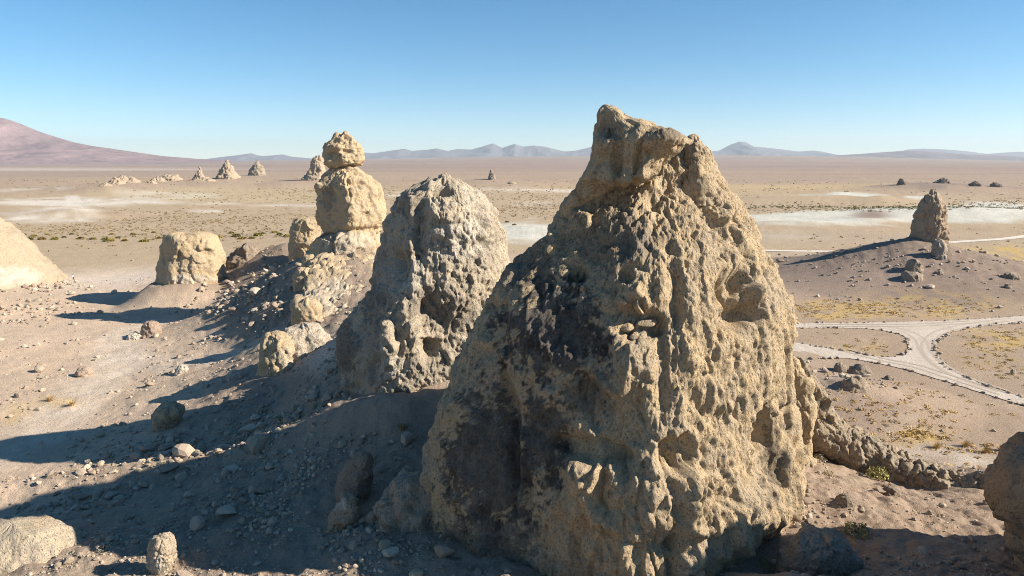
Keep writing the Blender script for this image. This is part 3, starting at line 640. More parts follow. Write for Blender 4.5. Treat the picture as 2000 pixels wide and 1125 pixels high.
# shaded foot of the big tower
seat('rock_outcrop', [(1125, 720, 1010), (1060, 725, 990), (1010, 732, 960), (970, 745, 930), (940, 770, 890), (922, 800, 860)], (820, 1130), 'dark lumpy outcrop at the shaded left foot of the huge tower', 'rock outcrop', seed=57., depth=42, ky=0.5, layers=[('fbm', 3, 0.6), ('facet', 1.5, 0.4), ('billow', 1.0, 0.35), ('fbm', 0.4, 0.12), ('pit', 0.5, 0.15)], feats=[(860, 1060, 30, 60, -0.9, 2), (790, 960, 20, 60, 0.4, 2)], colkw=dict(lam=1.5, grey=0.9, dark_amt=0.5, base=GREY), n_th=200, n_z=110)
seat('boulder', [(980, 655, 722), (950, 655, 725), (920, 664, 727), (900, 680, 724), (884, 698, 718)], (690, 990), 'reddish brown rock slab leaning in shade left of the dark outcrop', 'boulder', seed=58., layers=[('fbm', 2, 0.2), ('facet', 1.2, 0.25), ('fbm', 0.4, 0.1)], colkw=dict(lam=1.2, base=BRN, grey=0.3), **SM)
seat('boulder', [(1032, 640, 676), (1010, 640, 700), (990, 655, 702), (972, 668, 698), (964, 678, 692)], (655, 1040), 'two-toned boulder with a white streak in the shade', 'boulder', seed=59., layers=[('fbm', 1.5, 0.15), ('facet', 1.0, 0.2), ('fbm', 0.35, 0.07)], colkw=dict(lam=0.9, base=np.array([0.40, 0.28, 0.17]), grey=0.5, pale=[(672, 985, 6, 14, 1.0), (660, 990, 14, 8, 0.7)]), **SM)
# right edge tower and foreground rocks
seat('rock_pinnacle', [(1180, 2056, 2640), (1125, 2044, 2620), (1080, 2024, 2600), (1040, 2012, 2590), (1000, 2006, 2580), (960, 2012, 2560), (930, 2026, 2540), (905, 2046, 2510), (885, 2068, 2480), (850, 2096, 2460), (800, 2115, 2430), (760, 2150, 2390)], (1940, 1130), 'brown pitted tower cut off by the lower right edge of the picture', 'rock pinnacle', seed=61., depth=31, ky=1.0, layers=[('fbm', 5, 0.6), ('facet', 2.6, 0.4), ('billow', 1.8, 0.45), ('fbm', 0.7, 0.2), ('pit', 0.7, 0.2), ('pit', 0.3, 0.07)], colkw=dict(lam=2.5, base=np.array([0.40, 0.275, 0.175]), grey=0.35, dark_amt=0.25), n_th=220, n_z=150)
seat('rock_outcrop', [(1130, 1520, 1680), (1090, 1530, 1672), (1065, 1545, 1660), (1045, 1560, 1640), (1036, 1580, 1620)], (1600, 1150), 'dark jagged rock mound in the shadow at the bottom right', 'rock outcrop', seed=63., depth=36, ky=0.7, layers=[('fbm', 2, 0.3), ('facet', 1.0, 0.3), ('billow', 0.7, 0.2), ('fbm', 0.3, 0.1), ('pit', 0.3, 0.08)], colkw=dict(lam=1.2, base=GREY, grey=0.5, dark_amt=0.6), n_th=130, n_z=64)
seat('boulder', [(968, 1718, 1758), (958, 1720, 1756), (948, 1730, 1750)], (1738, 972), 'angular boulder in sun below the buttress', 'boulder', seed=64., colkw=dict(lam=1, base=BRN, grey=0.5), layers=[('fbm', 1, 0.1), ('facet', 0.7, 0.14), ('fbm', 0.3, 0.06)], **SM)
seat('boulder', [(992, 1635, 1672), (980, 1636, 1672), (970, 1644, 1664)], (1655, 996), 'dark brown boulder on the sunny patch right of the huge tower', 'boulder', seed=65., colkw=dict(lam=1, base=BRN, grey=0.5, dark_amt=.3), layers=[('fbm', 1, 0.1), ('facet', 0.7, 0.14), ('fbm', 0.3, 0.06)], **SM)

# buttress wall sweeping down to the right of the big tower
def sweep(name, path, label, cat, layers, seed, colkw, n_th=120, n_s=220):
    P = np.array([(*at_y(u, v, y*1.12), y*1.12, rv*1.12, rd*1.12) for (u, v, y, rv, rd) in path], float)     # x z y, vertical and depth radii
    s = np.linspace(0, len(P)-1, n_s); I = lambda k: np.convolve(np.pad(np.interp(s, np.arange(len(P)), P[:, k]), 8, mode='edge'), np.ones(17)/17, 'valid')
    cx, cz, cy, rv, rd = I(0), I(1), I(2), I(3), I(4)
    e = np.minimum(np.linspace(0, 1, n_s), 1-np.linspace(0, 1, n_s)); k = np.sqrt(np.clip(e/0.04, 0.01, 1)); rv, rd = rv*k, rd*k
    th = np.arange(n_th)/n_th*2*np.pi; c, sn = np.cos(th), np.sin(th)
    tx, ty = np.gradient(cx), np.gradient(cy); nn = np.hypot(tx, ty); px, py = -ty/nn, tx/nn
    X = cx[:, None]+px[:, None]*(rd[:, None]*c); Y = cy[:, None]+py[:, None]*(rd[:, None]*c); Z = cz[:, None]+rv[:, None]*sn
    Pp = np.stack([X, Y, Z], -1); cen = np.stack([cx, cy, cz], -1)[:, None]
    n = (Pp-cen); n /= np.linalg.norm(n, axis=-1, keepdims=True)+1e-6
    pf = Pp.reshape(-1, 3); d = disp_layers(pf, layers, seed, 0.9); pf = pf+n.reshape(-1, 3)*d[:, None]
    f = grid_faces(n_s, n_th, True)
    v = np.concatenate([pf, pf[:n_th].mean(0)[None], pf[-n_th:].mean(0)[None]])
    a = np.arange(n_th); b = (a+1) % n_th; i0 = len(pf)
    t = np.concatenate([np.stack([b, a, np.full(n_th, i0)], 1), np.stack([(n_s-1)*n_th+a, (n_s-1)*n_th+b, np.full(n_th, i0+1)], 1)])
    me = add_mesh(name, v, f, t, rock_col(v, seed=seed, **colkw)); bm = bmesh.new(); bm.from_mesh(me); bmesh.ops.recalc_face_normals(bm, faces=bm.faces); bm.to_mesh(me); bm.free()
    return tag(obj(name, me, M_ROCK), label, cat)
sweep('rock_buttress', [(1530, 740, 46, 2.4, 2.2), (1560, 790, 47, 2.6, 2.0), (1600, 840, 48, 2.1, 1.9), (1650, 870, 48, 1.8, 1.7), (1700, 893, 47, 1.5, 1.6), (1750, 918, 46, 1.3, 1.5), (1800, 936, 45, 1.1, 1.3), (1850, 946, 44, 0.8, 1.2), (1900, 945, 43, 0.6, 1.1), (1960, 940, 42, 0.8, 1.2)],
      'sunlit knobbly rock wall sloping down right of the huge tower', 'rock wall', [('fbm', 3, 0.5), ('facet', 1.5, 0.35), ('billow', 1.0, 0.3), ('crack', 1.2, 0.2), ('fbm', 0.4, 0.12), ('pit', 0.4, 0.1)], 67., dict(lam=1.8, grey=0.6, dark_amt=0.25, base=np.array([0.42, 0.32, 0.21])))
seat('rock_outcrop', [(960, 1540, 1600), (920, 1535, 1592), (880, 1532, 1584), (840, 1530, 1582), (800, 1528, 1590), (760, 1528, 1582), (720, 1530, 1565), (695, 1535, 1555)], (1580, 965), 'narrow shaded rock fin joining the huge tower to the wall', 'rock outcrop', seed=69., depth=49.5, ky=1.2, layers=[('fbm', 2, 0.35), ('facet', 1.2, 0.3), ('billow', 0.8, 0.2), ('fbm', 0.3, 0.1)], colkw=dict(lam=1.5, grey=0.4), n_th=90, n_z=100)

# --- tower on the hill at the right
FL = [('fbm', 6, 0.8), ('facet', 3.0, 0.6), ('crack', 2.4, 0.4), ('fbm', 1.3, 0.35), ('pit', 1.2, 0.3)]
seat('rock_pinnacle', [(478, 1780, 1848), (460, 1784, 1849), (440, 1787, 1850), (420, 1790, 1850), (405, 1795, 1848), (392, 1800, 1843), (384, 1808, 1838), (378, 1816, 1834), (368, 1818, 1832)], (1830, 484), 'tall brown tower on top of the dark hill at the right', 'rock pinnacle', seed=71., layers=FL, planes=[(-125, .85), (-55, .9)], colkw=dict(lam=4, base=np.array([0.40, 0.28, 0.18]), grey=0.35, dark_amt=0.15), n_th=110, n_z=90, ky=0.9, depth=HY)
seat('rock_outcrop', [(500, 1822, 1848), (488, 1820, 1846), (476, 1824, 1842), (468, 1830, 1840)], (1835, 506), 'broken grey ledge at the foot of the tower on the hill', 'rock outcrop', seed=72., layers=FL, colkw=dict(lam=2, base=GREY), n_th=44, n_z=36)
for k, (lv, b, lab) in enumerate([([(528, 1770, 1800), (518, 1772, 1798), (508, 1778, 1792)], (1785, 532), 'upper rocky knob on the slope of the dark hill'), ([(546, 1760, 1802), (537, 1764, 1800), (530, 1770, 1790)], (1780, 550), 'lower rocky knob on the slope of the dark hill'), ([(536, 1824, 1842), (530, 1828, 1840)], (1833, 540), 'small dark boulder right of the knobs on the hill slope'), ([(560, 1962, 1976), (553, 1965, 1974)], (1968, 564), 'lone boulder on the lower right slope of the dark hill'), ([(542, 1958, 1990), (533, 1965, 1985)], (1975, 546), 'dark broken ledge at the right end of the hill'),
                                ([(728, 1660, 1698), (720, 1664, 1694), (713, 1672, 1688)], (1680, 732), 'dark ragged rock atop the mound beside the road'), ([(724, 1628, 1653), (716, 1630, 1652), (709, 1635, 1647)], (1640, 727), 'rounded dark boulder atop the mound beside the road'), ([(740, 1728, 1740), (735, 1730, 1738)], (1734, 742), 'single small boulder right of the mound'), ([(760, 1640, 1690), (745, 1648, 1680), (738, 1656, 1672)], (1665, 765), 'brown ledge on the near side of the mound')]):
    seat('boulder' if len(lv) < 3 else 'rock_outcrop', lv, b, lab, 'boulder' if len(lv) < 3 else 'rock outcrop', seed=73.+k, layers=[('fbm', 2.5, 0.4), ('facet', 1.4, 0.35), ('fbm', 0.7, 0.2)], colkw=dict(lam=2, base=np.array([0.33, 0.25, 0.18]), grey=0.4, dark_amt=0.2), n_th=44, n_z=30)

# --- far towers
FARL = [('fbm', 14, 2.0), ('facet', 7, 2.2), ('facet', 3.5, 1.2), ('ridge', 5, 1.6), ('fbm', 2, 0.6)]
FT = dict(layers=FARL, n_th=60, n_z=56, mat=M_ROCK_FAR)
def far(levels, base, label, name='rock_pinnacle', cat='rock pinnacle', seed=0., base_c=None, **kw):
    k = dict(FT); k.update(kw); w_m = max(a[2]-a[1] for a in levels)*hit(*base).y/F; sc = min(1.0, max(0.12, w_m/34.0)); k['layers'] = [(a, max(b*sc, 1.2), c*sc) for a, b, c in k['layers']]
    seat(name, levels, base, label, cat, seed=seed, colkw=dict(lam=12, grey=0.3, base=base_c if base_c is not None else np.array([0.42, 0.32, 0.22])), **k)
far([(350, 378, 402), (342, 382, 397), (336, 386, 394), (330, 389, 392), (326, 390, 391)], (390, 352), 'small pointed far tower, leftmost of the four at the left', seed=81)
far([(346, 426, 466), (338, 430, 459), (328, 434, 455), (322, 438, 450), (316, 440, 447), (312, 442, 444)], (445, 347), 'broad conical far tower, second from left of the four', seed=82)
far([(342, 486, 518), (334, 488, 516), (326, 493, 513), (320, 499, 507), (314, 501, 504), (311, 502, 503)], (502, 343), 'dark pointed far tower, third from left of the four', seed=83, base_c=np.array([0.3, 0.23, 0.17]))
far([(350, 590, 640), (342, 600, 636), (330, 606, 634), (318, 610, 632), (308, 613, 630), (304, 616, 628)], (610, 352), 'tall flat-topped far tower seen just left of the head rock', seed=84)
far([(347, 953, 968), (342, 955, 966), (337, 957, 963), (332, 958, 961)], (960, 349), 'thin dark far spire on a low hill right of centre', seed=85, base_c=np.array([0.26, 0.2, 0.16]))
far([(361, 1752, 1770), (355, 1755, 1769), (350, 1757, 1763), (348, 1758, 1761)], (1760, 362), 'dark tooth-shaped far rock, leftmost in the row at the right', seed=86, base_c=np.array([0.2, 0.15, 0.13]))
far([(360, 1822, 1857), (354, 1832, 1852), (349, 1838, 1846), (347, 1841, 1844)], (1840, 361), 'dark pyramid-shaped far rock in the row at the right', seed=87, base_c=np.array([0.2, 0.15, 0.13]))
far([(360, 1895, 1916), (356, 1900, 1911), (354, 1904, 1908)], (1905, 361), 'low dark far rock, third in the row at the right', seed=88, base_c=np.array([0.2, 0.155, 0.135]))
far([(362, 1935, 1955), (359, 1938, 1950), (357, 1942, 1947)], (1944, 363), 'low dark far rock, rightmost in the row', seed=89, base_c=np.array([0.2, 0.155, 0.135]))
for k, (c, b, w, h, lab) in enumerate([(206, 363, 12, 6, 'small dark peak on the far conical mound at the left'), (228, 360, 16, 14, 'left jagged crag of the far broken outcrop'), (240, 355, 16, 13, 'middle jagged crag of the far broken outcrop'), (256, 356, 16, 11, 'right jagged crag of the far broken outcrop'), (310, 355, 16, 10, 'low brown far crag left of the four far towers'), (332, 350, 22, 9, 'low pale far crag left of the four far towers'), (296, 359, 12, 6, 'tiny far crag at the left end of the low crags'), (400, 353, 22, 7, 'rubble crag at the foot of the small pointed far tower'), (1000, 358, 8, 4, 'tiny dark crag right of the far spire')]):
    far([(b, c-w, c+w), (b-h*0.5, c-w*0.7, c+w*0.6), (b-h*0.85, c-w*0.35, c+w*0.25), (b-h, c-w*0.15, c+w*0.08)], (c, b+1), lab, 'rock_outcrop', 'rock outcrop', seed=91+k, n_th=44, n_z=36)

# ------------------------------------------------------------------ mountains and haze
def mountain(name, prof, D, depth, col, seed, rough=0.25, n_s=40, n_u=260, drop=0):
    pu = np.array([p[0] for p in prof], float); pv = np.array([p[1] for p in prof], float)
    u = np.linspace(pu[0], pu[-1], n_u); crest = np.interp(u, pu, pv)
    s = np.linspace(0, 1, n_s)
    U, S = np.meshgrid(u, s, indexing='ij')
    hz = (315-np.interp(U, pu, pv))/F*D*1.0
    dd = D-depth*(1-S)*1.0
    back = S > 0.8
    prof_s = np.where(S <= 0.8, (S/0.8)**1.35, 1-np.clip((S-0.8)/0.2, 0, 1)**1.2)
    base = -20
    x = (U-1000)/F*D+0*S; y = dd*1.0
    q = np.stack([x/(depth*0.28)+seed, y/(depth*0.5), np.full_like(x, seed)], -1).reshape(-1, 3)
    rn = fbm(q, 6, 0.55, 'ridge').reshape(x.shape)
    z = base+CAMH*0+(hz-base+CAMH)*prof_s
    mid = np.clip(S/0.8, 0, 1)*np.clip(1-S/0.8, 0, 1)*4
    z = z+rough*np.maximum(hz, 30)*rn*(mid*0.9*(S < .8)+0.06*(S > 0.5))
    # ground rises underneath: keep the silhouette where it is
    v = np.stack([x, y, z], -1).reshape(-1, 3)
    f = grid_faces(n_u, n_s, False)
    n1 = rn.reshape(-1); c = np.tile(np.array(col), (len(v), 1))*(1+0.5*n1)[:, None]
    me = mesh_np(name, v, f, c)
    return tag(obj(name, me, M_MOUNT), kind='structure')
mountain('mountain', [(-700, 262), (-500, 250), (-300, 236), (-120, 226), (-40, 231), (0, 229), (40, 228), (75, 236), (100, 240), (130, 250), (160, 262), (190, 272), (220, 281), (255, 288), (295, 294), (335, 300), (380, 306), (430, 310), (520, 315), (600, 318)], 11000, 3800, (0.27, 0.18, 0.18), 1.7, 0.6, n_s=80, n_u=300)
mountain('mountain', [(380, 318), (440, 309), (465, 306), (490, 303), (512, 300), (530, 305), (552, 304), (570, 302), (592, 307), (620, 309), (660, 316)], 24000, 3000, (0.13, 0.12, 0.14), 4.1, 0.3)
mountain('mountain', [(660, 315), (700, 304), (725, 299), (745, 300), (770, 296), (800, 292), (815, 296), (838, 294), (860, 291), (880, 296), (900, 292), (925, 293), (945, 288), (965, 282), (982, 290), (1004, 283), (1020, 288), (1040, 286), (1060, 288), (1080, 293), (1100, 297), (1120, 295), (1145, 289), (1165, 286), (1200, 292), (1300, 300), (1360, 298), (1385, 295), (1405, 284), (1420, 279), (1432, 280), (1448, 288), (1470, 290), (1500, 293), (1530, 297), (1560, 295), (1580, 298), (1600, 302), (1640, 312)], 25000, 4000, (0.13, 0.125, 0.14), 2.9, 0.45, n_u=420)
mountain('mountain', [(1560, 314), (1600, 304), (1650, 301), (1690, 298), (1720, 296), (1745, 296), (1790, 298), (1830, 302), (1860, 303), (1900, 304), (1950, 307), (2000, 308), (2200, 306), (2500, 310)], 15000, 2500, (0.17, 0.14, 0.15), 6.3, 0.3)
mountain('mountain', [(1680, 310), (1740, 293), (1770, 291), (1810, 293), (1850, 296), (1890, 301), (1920, 299), (1950, 297), (1985, 299), (2050, 302), (2300, 300), (2500, 312)], 26000, 3000, (0.13, 0.125, 0.14), 7.7, 0.3)
def build_haze():
    x, y0, y1, z0, z1 = 33000, -3000, 31000, -60, 900
    v = [(a*x, b, c) for c in (z0, z1) for b in (y0, y1) for a in (-1, 1)]
    f = [(0, 2, 3, 1), (4, 5, 7, 6), (0, 1, 5, 4), (2, 6, 7, 3), (0, 4, 6, 2), (1, 3, 7, 5)]
    me = bpy.data.meshes.new('haze'); me.from_pydata(v, [], f)
    m = bpy.data.materials.new('haze_air'); m.use_nodes = True; n = m.node_tree.nodes; n.clear()
    o = n.new('ShaderNodeOutputMaterial'); p = n.new('ShaderNodeVolumePrincipled')
    p.inputs['Color'].default_value = (0.78, 0.89, 1.0, 1); p.inputs['Density'].default_value = 3.0e-5; p.inputs['Anisotropy'].default_value = 0.1
    m.node_tree.links.new(p.outputs[0], o.inputs['Volume'])
    h = obj('haze', me, m); tag(h, kind='stuff')
build_haze()
# ------------------------------------------------------------------ dirt roads and the stones that line them
M_ROAD = surf_mat('dirt_road', 3.0, use_attr=False, color=(0.53, 0.465, 0.395), tint=(0.36, 0.29, 0.225), var=0.22, bump=0.3, pits=False)
def wpt(uv, z=0.0): return [Vector((*[float(c) for c in at_z(a, b, z)], 0)) for a, b in uv]
def smooth_line(P, n=6):
    out = []
    for i in range(len(P)-1):
        p0, p1, p2, p3 = P[max(i-1, 0)], P[i], P[i+1], P[min(i+2, len(P)-1)]
        for k in range(n):
            t = k/n
            out.append(0.5*((2*p1)+(p2-p0)*t+(2*p0-5*p1+4*p2-p3)*t*t+(3*p1-p0-3*p2+p3)*t**3))
    out.append(P[-1]); return out
E_TOP = smooth_line(wpt([(1120, 637), (1280, 636), (1420, 634), (1545, 632), (1650, 631), (1760, 629), (1860, 626), (1940, 621), (2000, 617), (2100, 609)]))
E_ISL = smooth_line(wpt([(1420, 645), (1545, 641), (1640, 641), (1700, 643), (1740, 649), (1766, 656)]))
E_ISR = smooth_line(wpt([(1766, 656), (1772, 668), (1773, 680), (1768, 693), (1750, 697)]))
E_ISB = smooth_line(wpt([(1750, 697), (1725, 697), (1680, 691), (1610, 679), (1545, 668), (1420, 650)]))
E_BOT = smooth_line(wpt([(1120, 652), (1280, 672), (1420, 692), (1560, 704), (1610, 701), (1650, 700), (1700, 707), (1760, 720), (1830, 740), (1900, 762), (2000, 793), (2100, 826)]))
E_RGT = smooth_line(wpt([(2100, 622), (2000, 630), (1930, 636), (1870, 646), (1838, 660), (1828, 676), (1830, 692), (1845, 712), (1870, 729), (1920, 751), (2000, 778), (2100, 808)]))
def road_mesh():
    def fray(E):
        out = []
        for a, b in zip(E[:-1], E[1:]):
            k = max(1, int((b-a).length/0.7))
            for i in range(k):
                p = a.lerp(b, i/k); nn = 0.45*float(noise2(np.array([p.x]), np.array([p.y]), 2.2, 3, 'fbm', 41.)[0]); t = (b-a).normalized(); out.append(p+Vector((-t.y, t.x, 0))*nn)
        out.append(E[-1]); return out
    outer = fray(E_TOP)+fray(E_RGT)+list(reversed(fray(E_BOT)))
    hole = fray(E_ISL+E_ISR[1:]+E_ISB[1:])[:-1]
    tris = geometry.tessellate_polygon([outer, hole])
    allp = outer+hole
    v = [(p.x, p.y, 0.05) for p in allp]
    me = bpy.data.meshes.new('dirt_road'); me.from_pydata(v, [], tris)
    bm = bmesh.new(); bm.from_mesh(me)
    bmesh.ops.recalc_face_normals(bm, faces=bm.faces)
    if bm.faces and sum(f.normal.z for f in bm.faces) < 0: bmesh.ops.reverse_faces(bm, faces=bm.faces)
    bm.to_mesh(me); bm.free()
    return tag(obj('dirt_road', me, M_ROAD), kind='structure')
road_mesh()
def ribbon(name, uv, half, mat, lift=0.12, z=0.0):
    P = smooth_line(wpt(uv, z), 14); v = []; f = []
    for i, p in enumerate(P):
        t = (P[min(i+1, len(P)-1)]-P[max(i-1, 0)]); t.z = 0; t.normalize(); n = Vector((-t.y, t.x, 0))
        for s in (-1, -0.33, 0.33, 1):
            q = p+n*half*s; v.append((q.x, q.y, gz(q.x, q.y)+lift))
    for i in range(len(P)-1):
        for k in range(3): f.append((i*4+k, i*4+k+1, i*4+5+k, i*4+4+k))
    me = bpy.data.meshes.new(name); me.from_pydata(v, [], f)
    return tag(obj(name, me, mat), kind='structure')
M_TRACK = surf_mat('pale_track', 3.0, use_attr=False, color=(0.60, 0.54, 0.47), tint=(0.55, 0.49, 0.42), var=0.15, bump=0.1, pits=False)
ribbon('dirt_track', [(1120, 494), (1250, 491), (1380, 490), (1500, 490), (1580, 491), (1690, 491), (1760, 486)], 2.0, M_TRACK)
ribbon('dirt_track', [(1850, 474), (1890, 471), (1950, 467), (2000, 462), (2080, 455)], 2.2, M_TRACK)
# faint wheel ruts across the junction
M_RUT = surf_mat('wheel_rut', 1.0, use_attr=False, color=(0.41, 0.345, 0.28), tint=(0.37, 0.30, 0.235), var=0.2, bump=0.2, pits=False)
for k, uv in enumerate([[(1700, 638), (1760, 645), (1795, 662), (1806, 684), (1830, 712), (1880, 738), (1960, 765)], [(1960, 626), (1890, 636), (1835, 650), (1812, 672), (1818, 695), (1850, 722), (1900, 745)], [(1650, 684), (1720, 702), (1790, 716), (1860, 738), (1960, 770)], [(1600, 636), (1700, 636), (1800, 635), (1900, 629)]]):
    for s in (-1, 1):
        P = smooth_line(wpt(uv), 8); v = []; f = []
        for i, p in enumerate(P):
            t = (P[min(i+1, len(P)-1)]-P[max(i-1, 0)]).normalized(); n = Vector((-t.y, t.x, 0))
            for w in (-0.24, 0.24): q = p+n*(s*0.85+w); v.append((q.x, q.y, 0.056+0.004*(2*k+(s > 0))))
        for i in range(len(P)-1): f.append((2*i, 2*i+1, 2*i+3, 2*i+2))
        me = bpy.data.meshes.new('wheel_rut'); me.from_pydata(v, [], f)
        tag(obj('wheel_rut', me, M_RUT), kind='structure')

# ------------------------------------------------------------------ stones
PAL = [np.array(c) for c in [(0.43, 0.33, 0.23), (0.36, 0.29, 0.22), (0.52, 0.44, 0.34), (0.33, 0.245, 0.18), (0.47, 0.36, 0.27)]]
PROTO = {}
def proto(ci, si, sub=3):
    if (ci, si, sub) not in PROTO:
        v, f = stone_shape(sub, 100+si*7+ci, 0.5)
        me = mesh_np('stone', v, f, np.tile(PAL[ci], (len(v), 1))*(1+0.15*fbm(v*2+si, 3))[:, None], smooth=False); me.materials.append(M_STONE)
        PROTO[ci, si, sub] = me
    return PROTO[ci, si, sub]
def put_stone(name, x, y, s, label, cat, group, ci=None, flat=0.75, sub=3):
    ci = rng.integers(0, 5) if ci is None else ci
    o = bpy.data.objects.new(name, proto(int(ci), int(rng.integers(0, 5)), sub)); COL.objects.link(o)
    sx, sy, sz = s*rng.uniform(0.8, 1.25), s*rng.uniform(0.8, 1.2), s*flat*rng.uniform(0.75, 1.15)
    o.location = (x, y, gz(x, y)+sz*0.42); o.scale = (sx, sy, sz)
    o.rotation_euler = (rng.uniform(-.3, .3), rng.uniform(-.3, .3), rng.uniform(0, 6.28))
    return tag(o, label, cat, group)
# kerb stones
def line_stones(E, label, group, step=1.15, ci=None, lim=None):
    acc = 0.0; nxt = 0.0; out = []
    for a, b in zip(E[:-1], E[1:]):
        L = (b-a).length; t = nxt
        while t < L:
            p = a.lerp(b, t/L)
            if random.random() > 0.08: out.append(p)
            t += step*random.uniform(0.5, 1.5)
        nxt = t-L
    for p in out:
        u, v, d = proj(np.array([p.x]), np.array([p.y]), np.array([0.0]))
        if not (1538 < u[0] < 2010): continue
        put_stone('kerb_stone', p.x+random.gauss(0, .22), p.y+random.gauss(0, .22), random.choice([0.14, 0.18, 0.22, 0.26, 0.3, 0.36, 0.46]), label, 'stone', group, ci=ci() if ci else None, sub=2)
dk = lambda: random.choice([1, 3, 3, 1, 0])
def rough(E, a): return [p+Vector((random.gauss(0, a), random.gauss(0, a), 0)) for p in E]
line_stones(E_TOP, 'small stone in the line along the far side of the upper dirt road', 'stones along the far side of the upper road', 1.2)
line_stones(E_ISL+E_ISR[1:]+E_ISB[1:], 'small dark stone in the ring round the island between the dirt roads', 'stones round the road island', 0.8, dk)
line_stones(E_BOT, 'small stone in the line along the near side of the lower dirt road', 'stones along the near side of the lower road', 0.9, dk)
line_stones(E_RGT, 'small stone in the curved line along the right side of the road junction', 'stones along the right side of the junction', 0.8, dk)

def scatter(n, r0, r1, th=40):
    r = np.exp(rng.uniform(math.log(r0), math.log(r1), n)); t = np.radians(rng.uniform(-th, th, n))
    x, y = r*np.sin(t), r*np.cos(t); z = H(x, y); u, v, d = proj(x, y, z)
    return x, y, z, u, v, d, r
x, y, z, u, v, d, r = scatter(100000, 27, 260)
clump = noise2(x, y, 5.0, 3, 'fbm', 12.0); clump2 = noise2(x, y, 17.0, 3, 'fbm', 15.0)
E = lambda cu, cv, ru, rv: np.exp(-(((u-cu)/ru)**2+((v-cv)/rv)**2)**2)
den = 0.10+0*u
den = np.maximum(den, 0.75*E(490, 590, 140, 70)); den = np.maximum(den, 0.7*E(550, 540, 90, 60))
den = np.maximum(den, 0.8*(x < -1)*(z > 4.2)*(r < 80)); den = np.maximum(den, 0.35*E(330, 760, 120, 60)); den = np.maximum(den, 0.22*(x < 0)*(r < 140))
den = np.maximum(den, 0.55*(x > 10)*(r < 50)); den = np.maximum(den, 0.35*E(1640, 760, 110, 60)); den = np.maximum(den, 0.4*E(1780, 520, 180, 50)); den = np.maximum(den, 0.5*E(1600, 1000, 90, 60))
den = np.maximum(den, 0.5*E(60, 580, 120, 60))
trail = polyline_mask(x, y, [(-60, 905), (60, 850), (160, 770), (230, 700), (240, 650), (300, 620)], 4.0, 2.5)*(x < 0)
den *= (1-0.9*trail)
den *= np.where((x < -35) & (r > 150) & (z < 1.0), 0.08, 1)
rd = (x > 48) & (z < 0.6) & (r < 175); den = np.where(rd, den*0.12, den)
den *= np.clip(0.45+1.6*clump+0.8*clump2, 0.03, 1.6)
PILE = np.maximum.reduce([E(470, 1000, 130, 45), E(700, 1060, 90, 60), E(380, 900, 220, 50), E(560, 880, 150, 40), E(150, 985, 130, 28), E(800, 850, 80, 40), E(520, 590, 120, 60), E(1560, 990, 60, 40), 0.5*E(370, 575, 90, 18), 0.5*E(60, 590, 110, 40)])
den = np.maximum(den, 0.95*PILE*(r < 140)*np.clip(0.5+1.5*clump, 0.1, 1))
onroad0 = np.zeros(len(x), bool)
for uv, hw in (([(1420, 638), (1760, 636), (2000, 624), (2100, 616)], 5.5), ([(1420, 672), (1560, 684), (1700, 702), (1830, 726), (2000, 786), (2100, 817)], 5.5), ([(1800, 640), (1800, 670), (1805, 700)], 6)): onroad0 |= polyline_mask(x, y, uv, hw, 0.0, 0.1) > 0.5
keep = (rng.random(len(x)) < den) & ~onroad0
# the towers' own footprints stay clear
for (cx, cy, rr_) in [(7, 46, 11.5), (-8, 60, 8.5), (-30, 128, 6), (110, 196, 4)]: keep &= np.hypot(x-cx, y-cy) > rr_
x, y, z, u, v, d, r = [a[keep] for a in (x, y, z, u, v, d, r)]; PILE = PILE[keep]
s = np.maximum(0.05, r*0.0011)*(1-rng.random(len(x)))**(-0.5); s = np.minimum(s, 0.06+0.7*rng.random(len(x))**2+r*0.002)*(1+0.7*PILE)
px = s*F/d
vis = (u > 5) & (u < 1995) & (v < 1120) & (v > 330)
order = np.argsort(-(px*vis))
bigs = order[:285]; rest = order[285:]
print('stones', len(x), px[bigs].min())
def zone(i):
    if x[i] > 10 and r[i] < 60: return 'loose rock on the ground right of the huge tower', 'loose rocks right of the huge tower'
    if x[i] > 10: return 'loose rock on the flats and mound beside the dirt roads', 'loose rocks by the roads'
    if 400 < u[i] < 720 and v[i] < 660: return 'loose rock on the brown slope below the balanced stack', 'loose rocks on the brown slope'
    if z[i] > 4.2 and r[i] < 82: return 'loose rock on the slope at the left foot of the two big towers', 'loose rocks on the shaded slope'
    return 'loose rock scattered on the valley gravel at the left', 'loose rocks in the left valley'
CN = ['tan', 'grey-brown', 'pale', 'dark brown', 'pinkish']
for i in bigs:
    lab, g = zone(i); ci = int(rng.integers(0, 5)); size = 'large' if px[i] > 17 else ('medium' if px[i] > 11 else 'small')
    if g == 'loose rocks on the shaded slope':
        where = 'at the bottom edge below the shadow' if v[i] > 1085 else ('on the steep shaded slope near the dark lumpy outcrop' if u[i] > 560 else ('on the shaded slope right of the tooth-shaped boulder' if v[i] > 960 and u[i] > 250 else ('on the slope close to the sunlit strip' if v[i] > 860 else 'on the shaded slope below the grey tower')))
        lab = size+' loose rock '+where
    else: lab = size+' '+CN[ci]+' '+lab
    put_stone('loose_rock', x[i], y[i], s[i], lab, 'rock', g, ci=ci, sub=2)
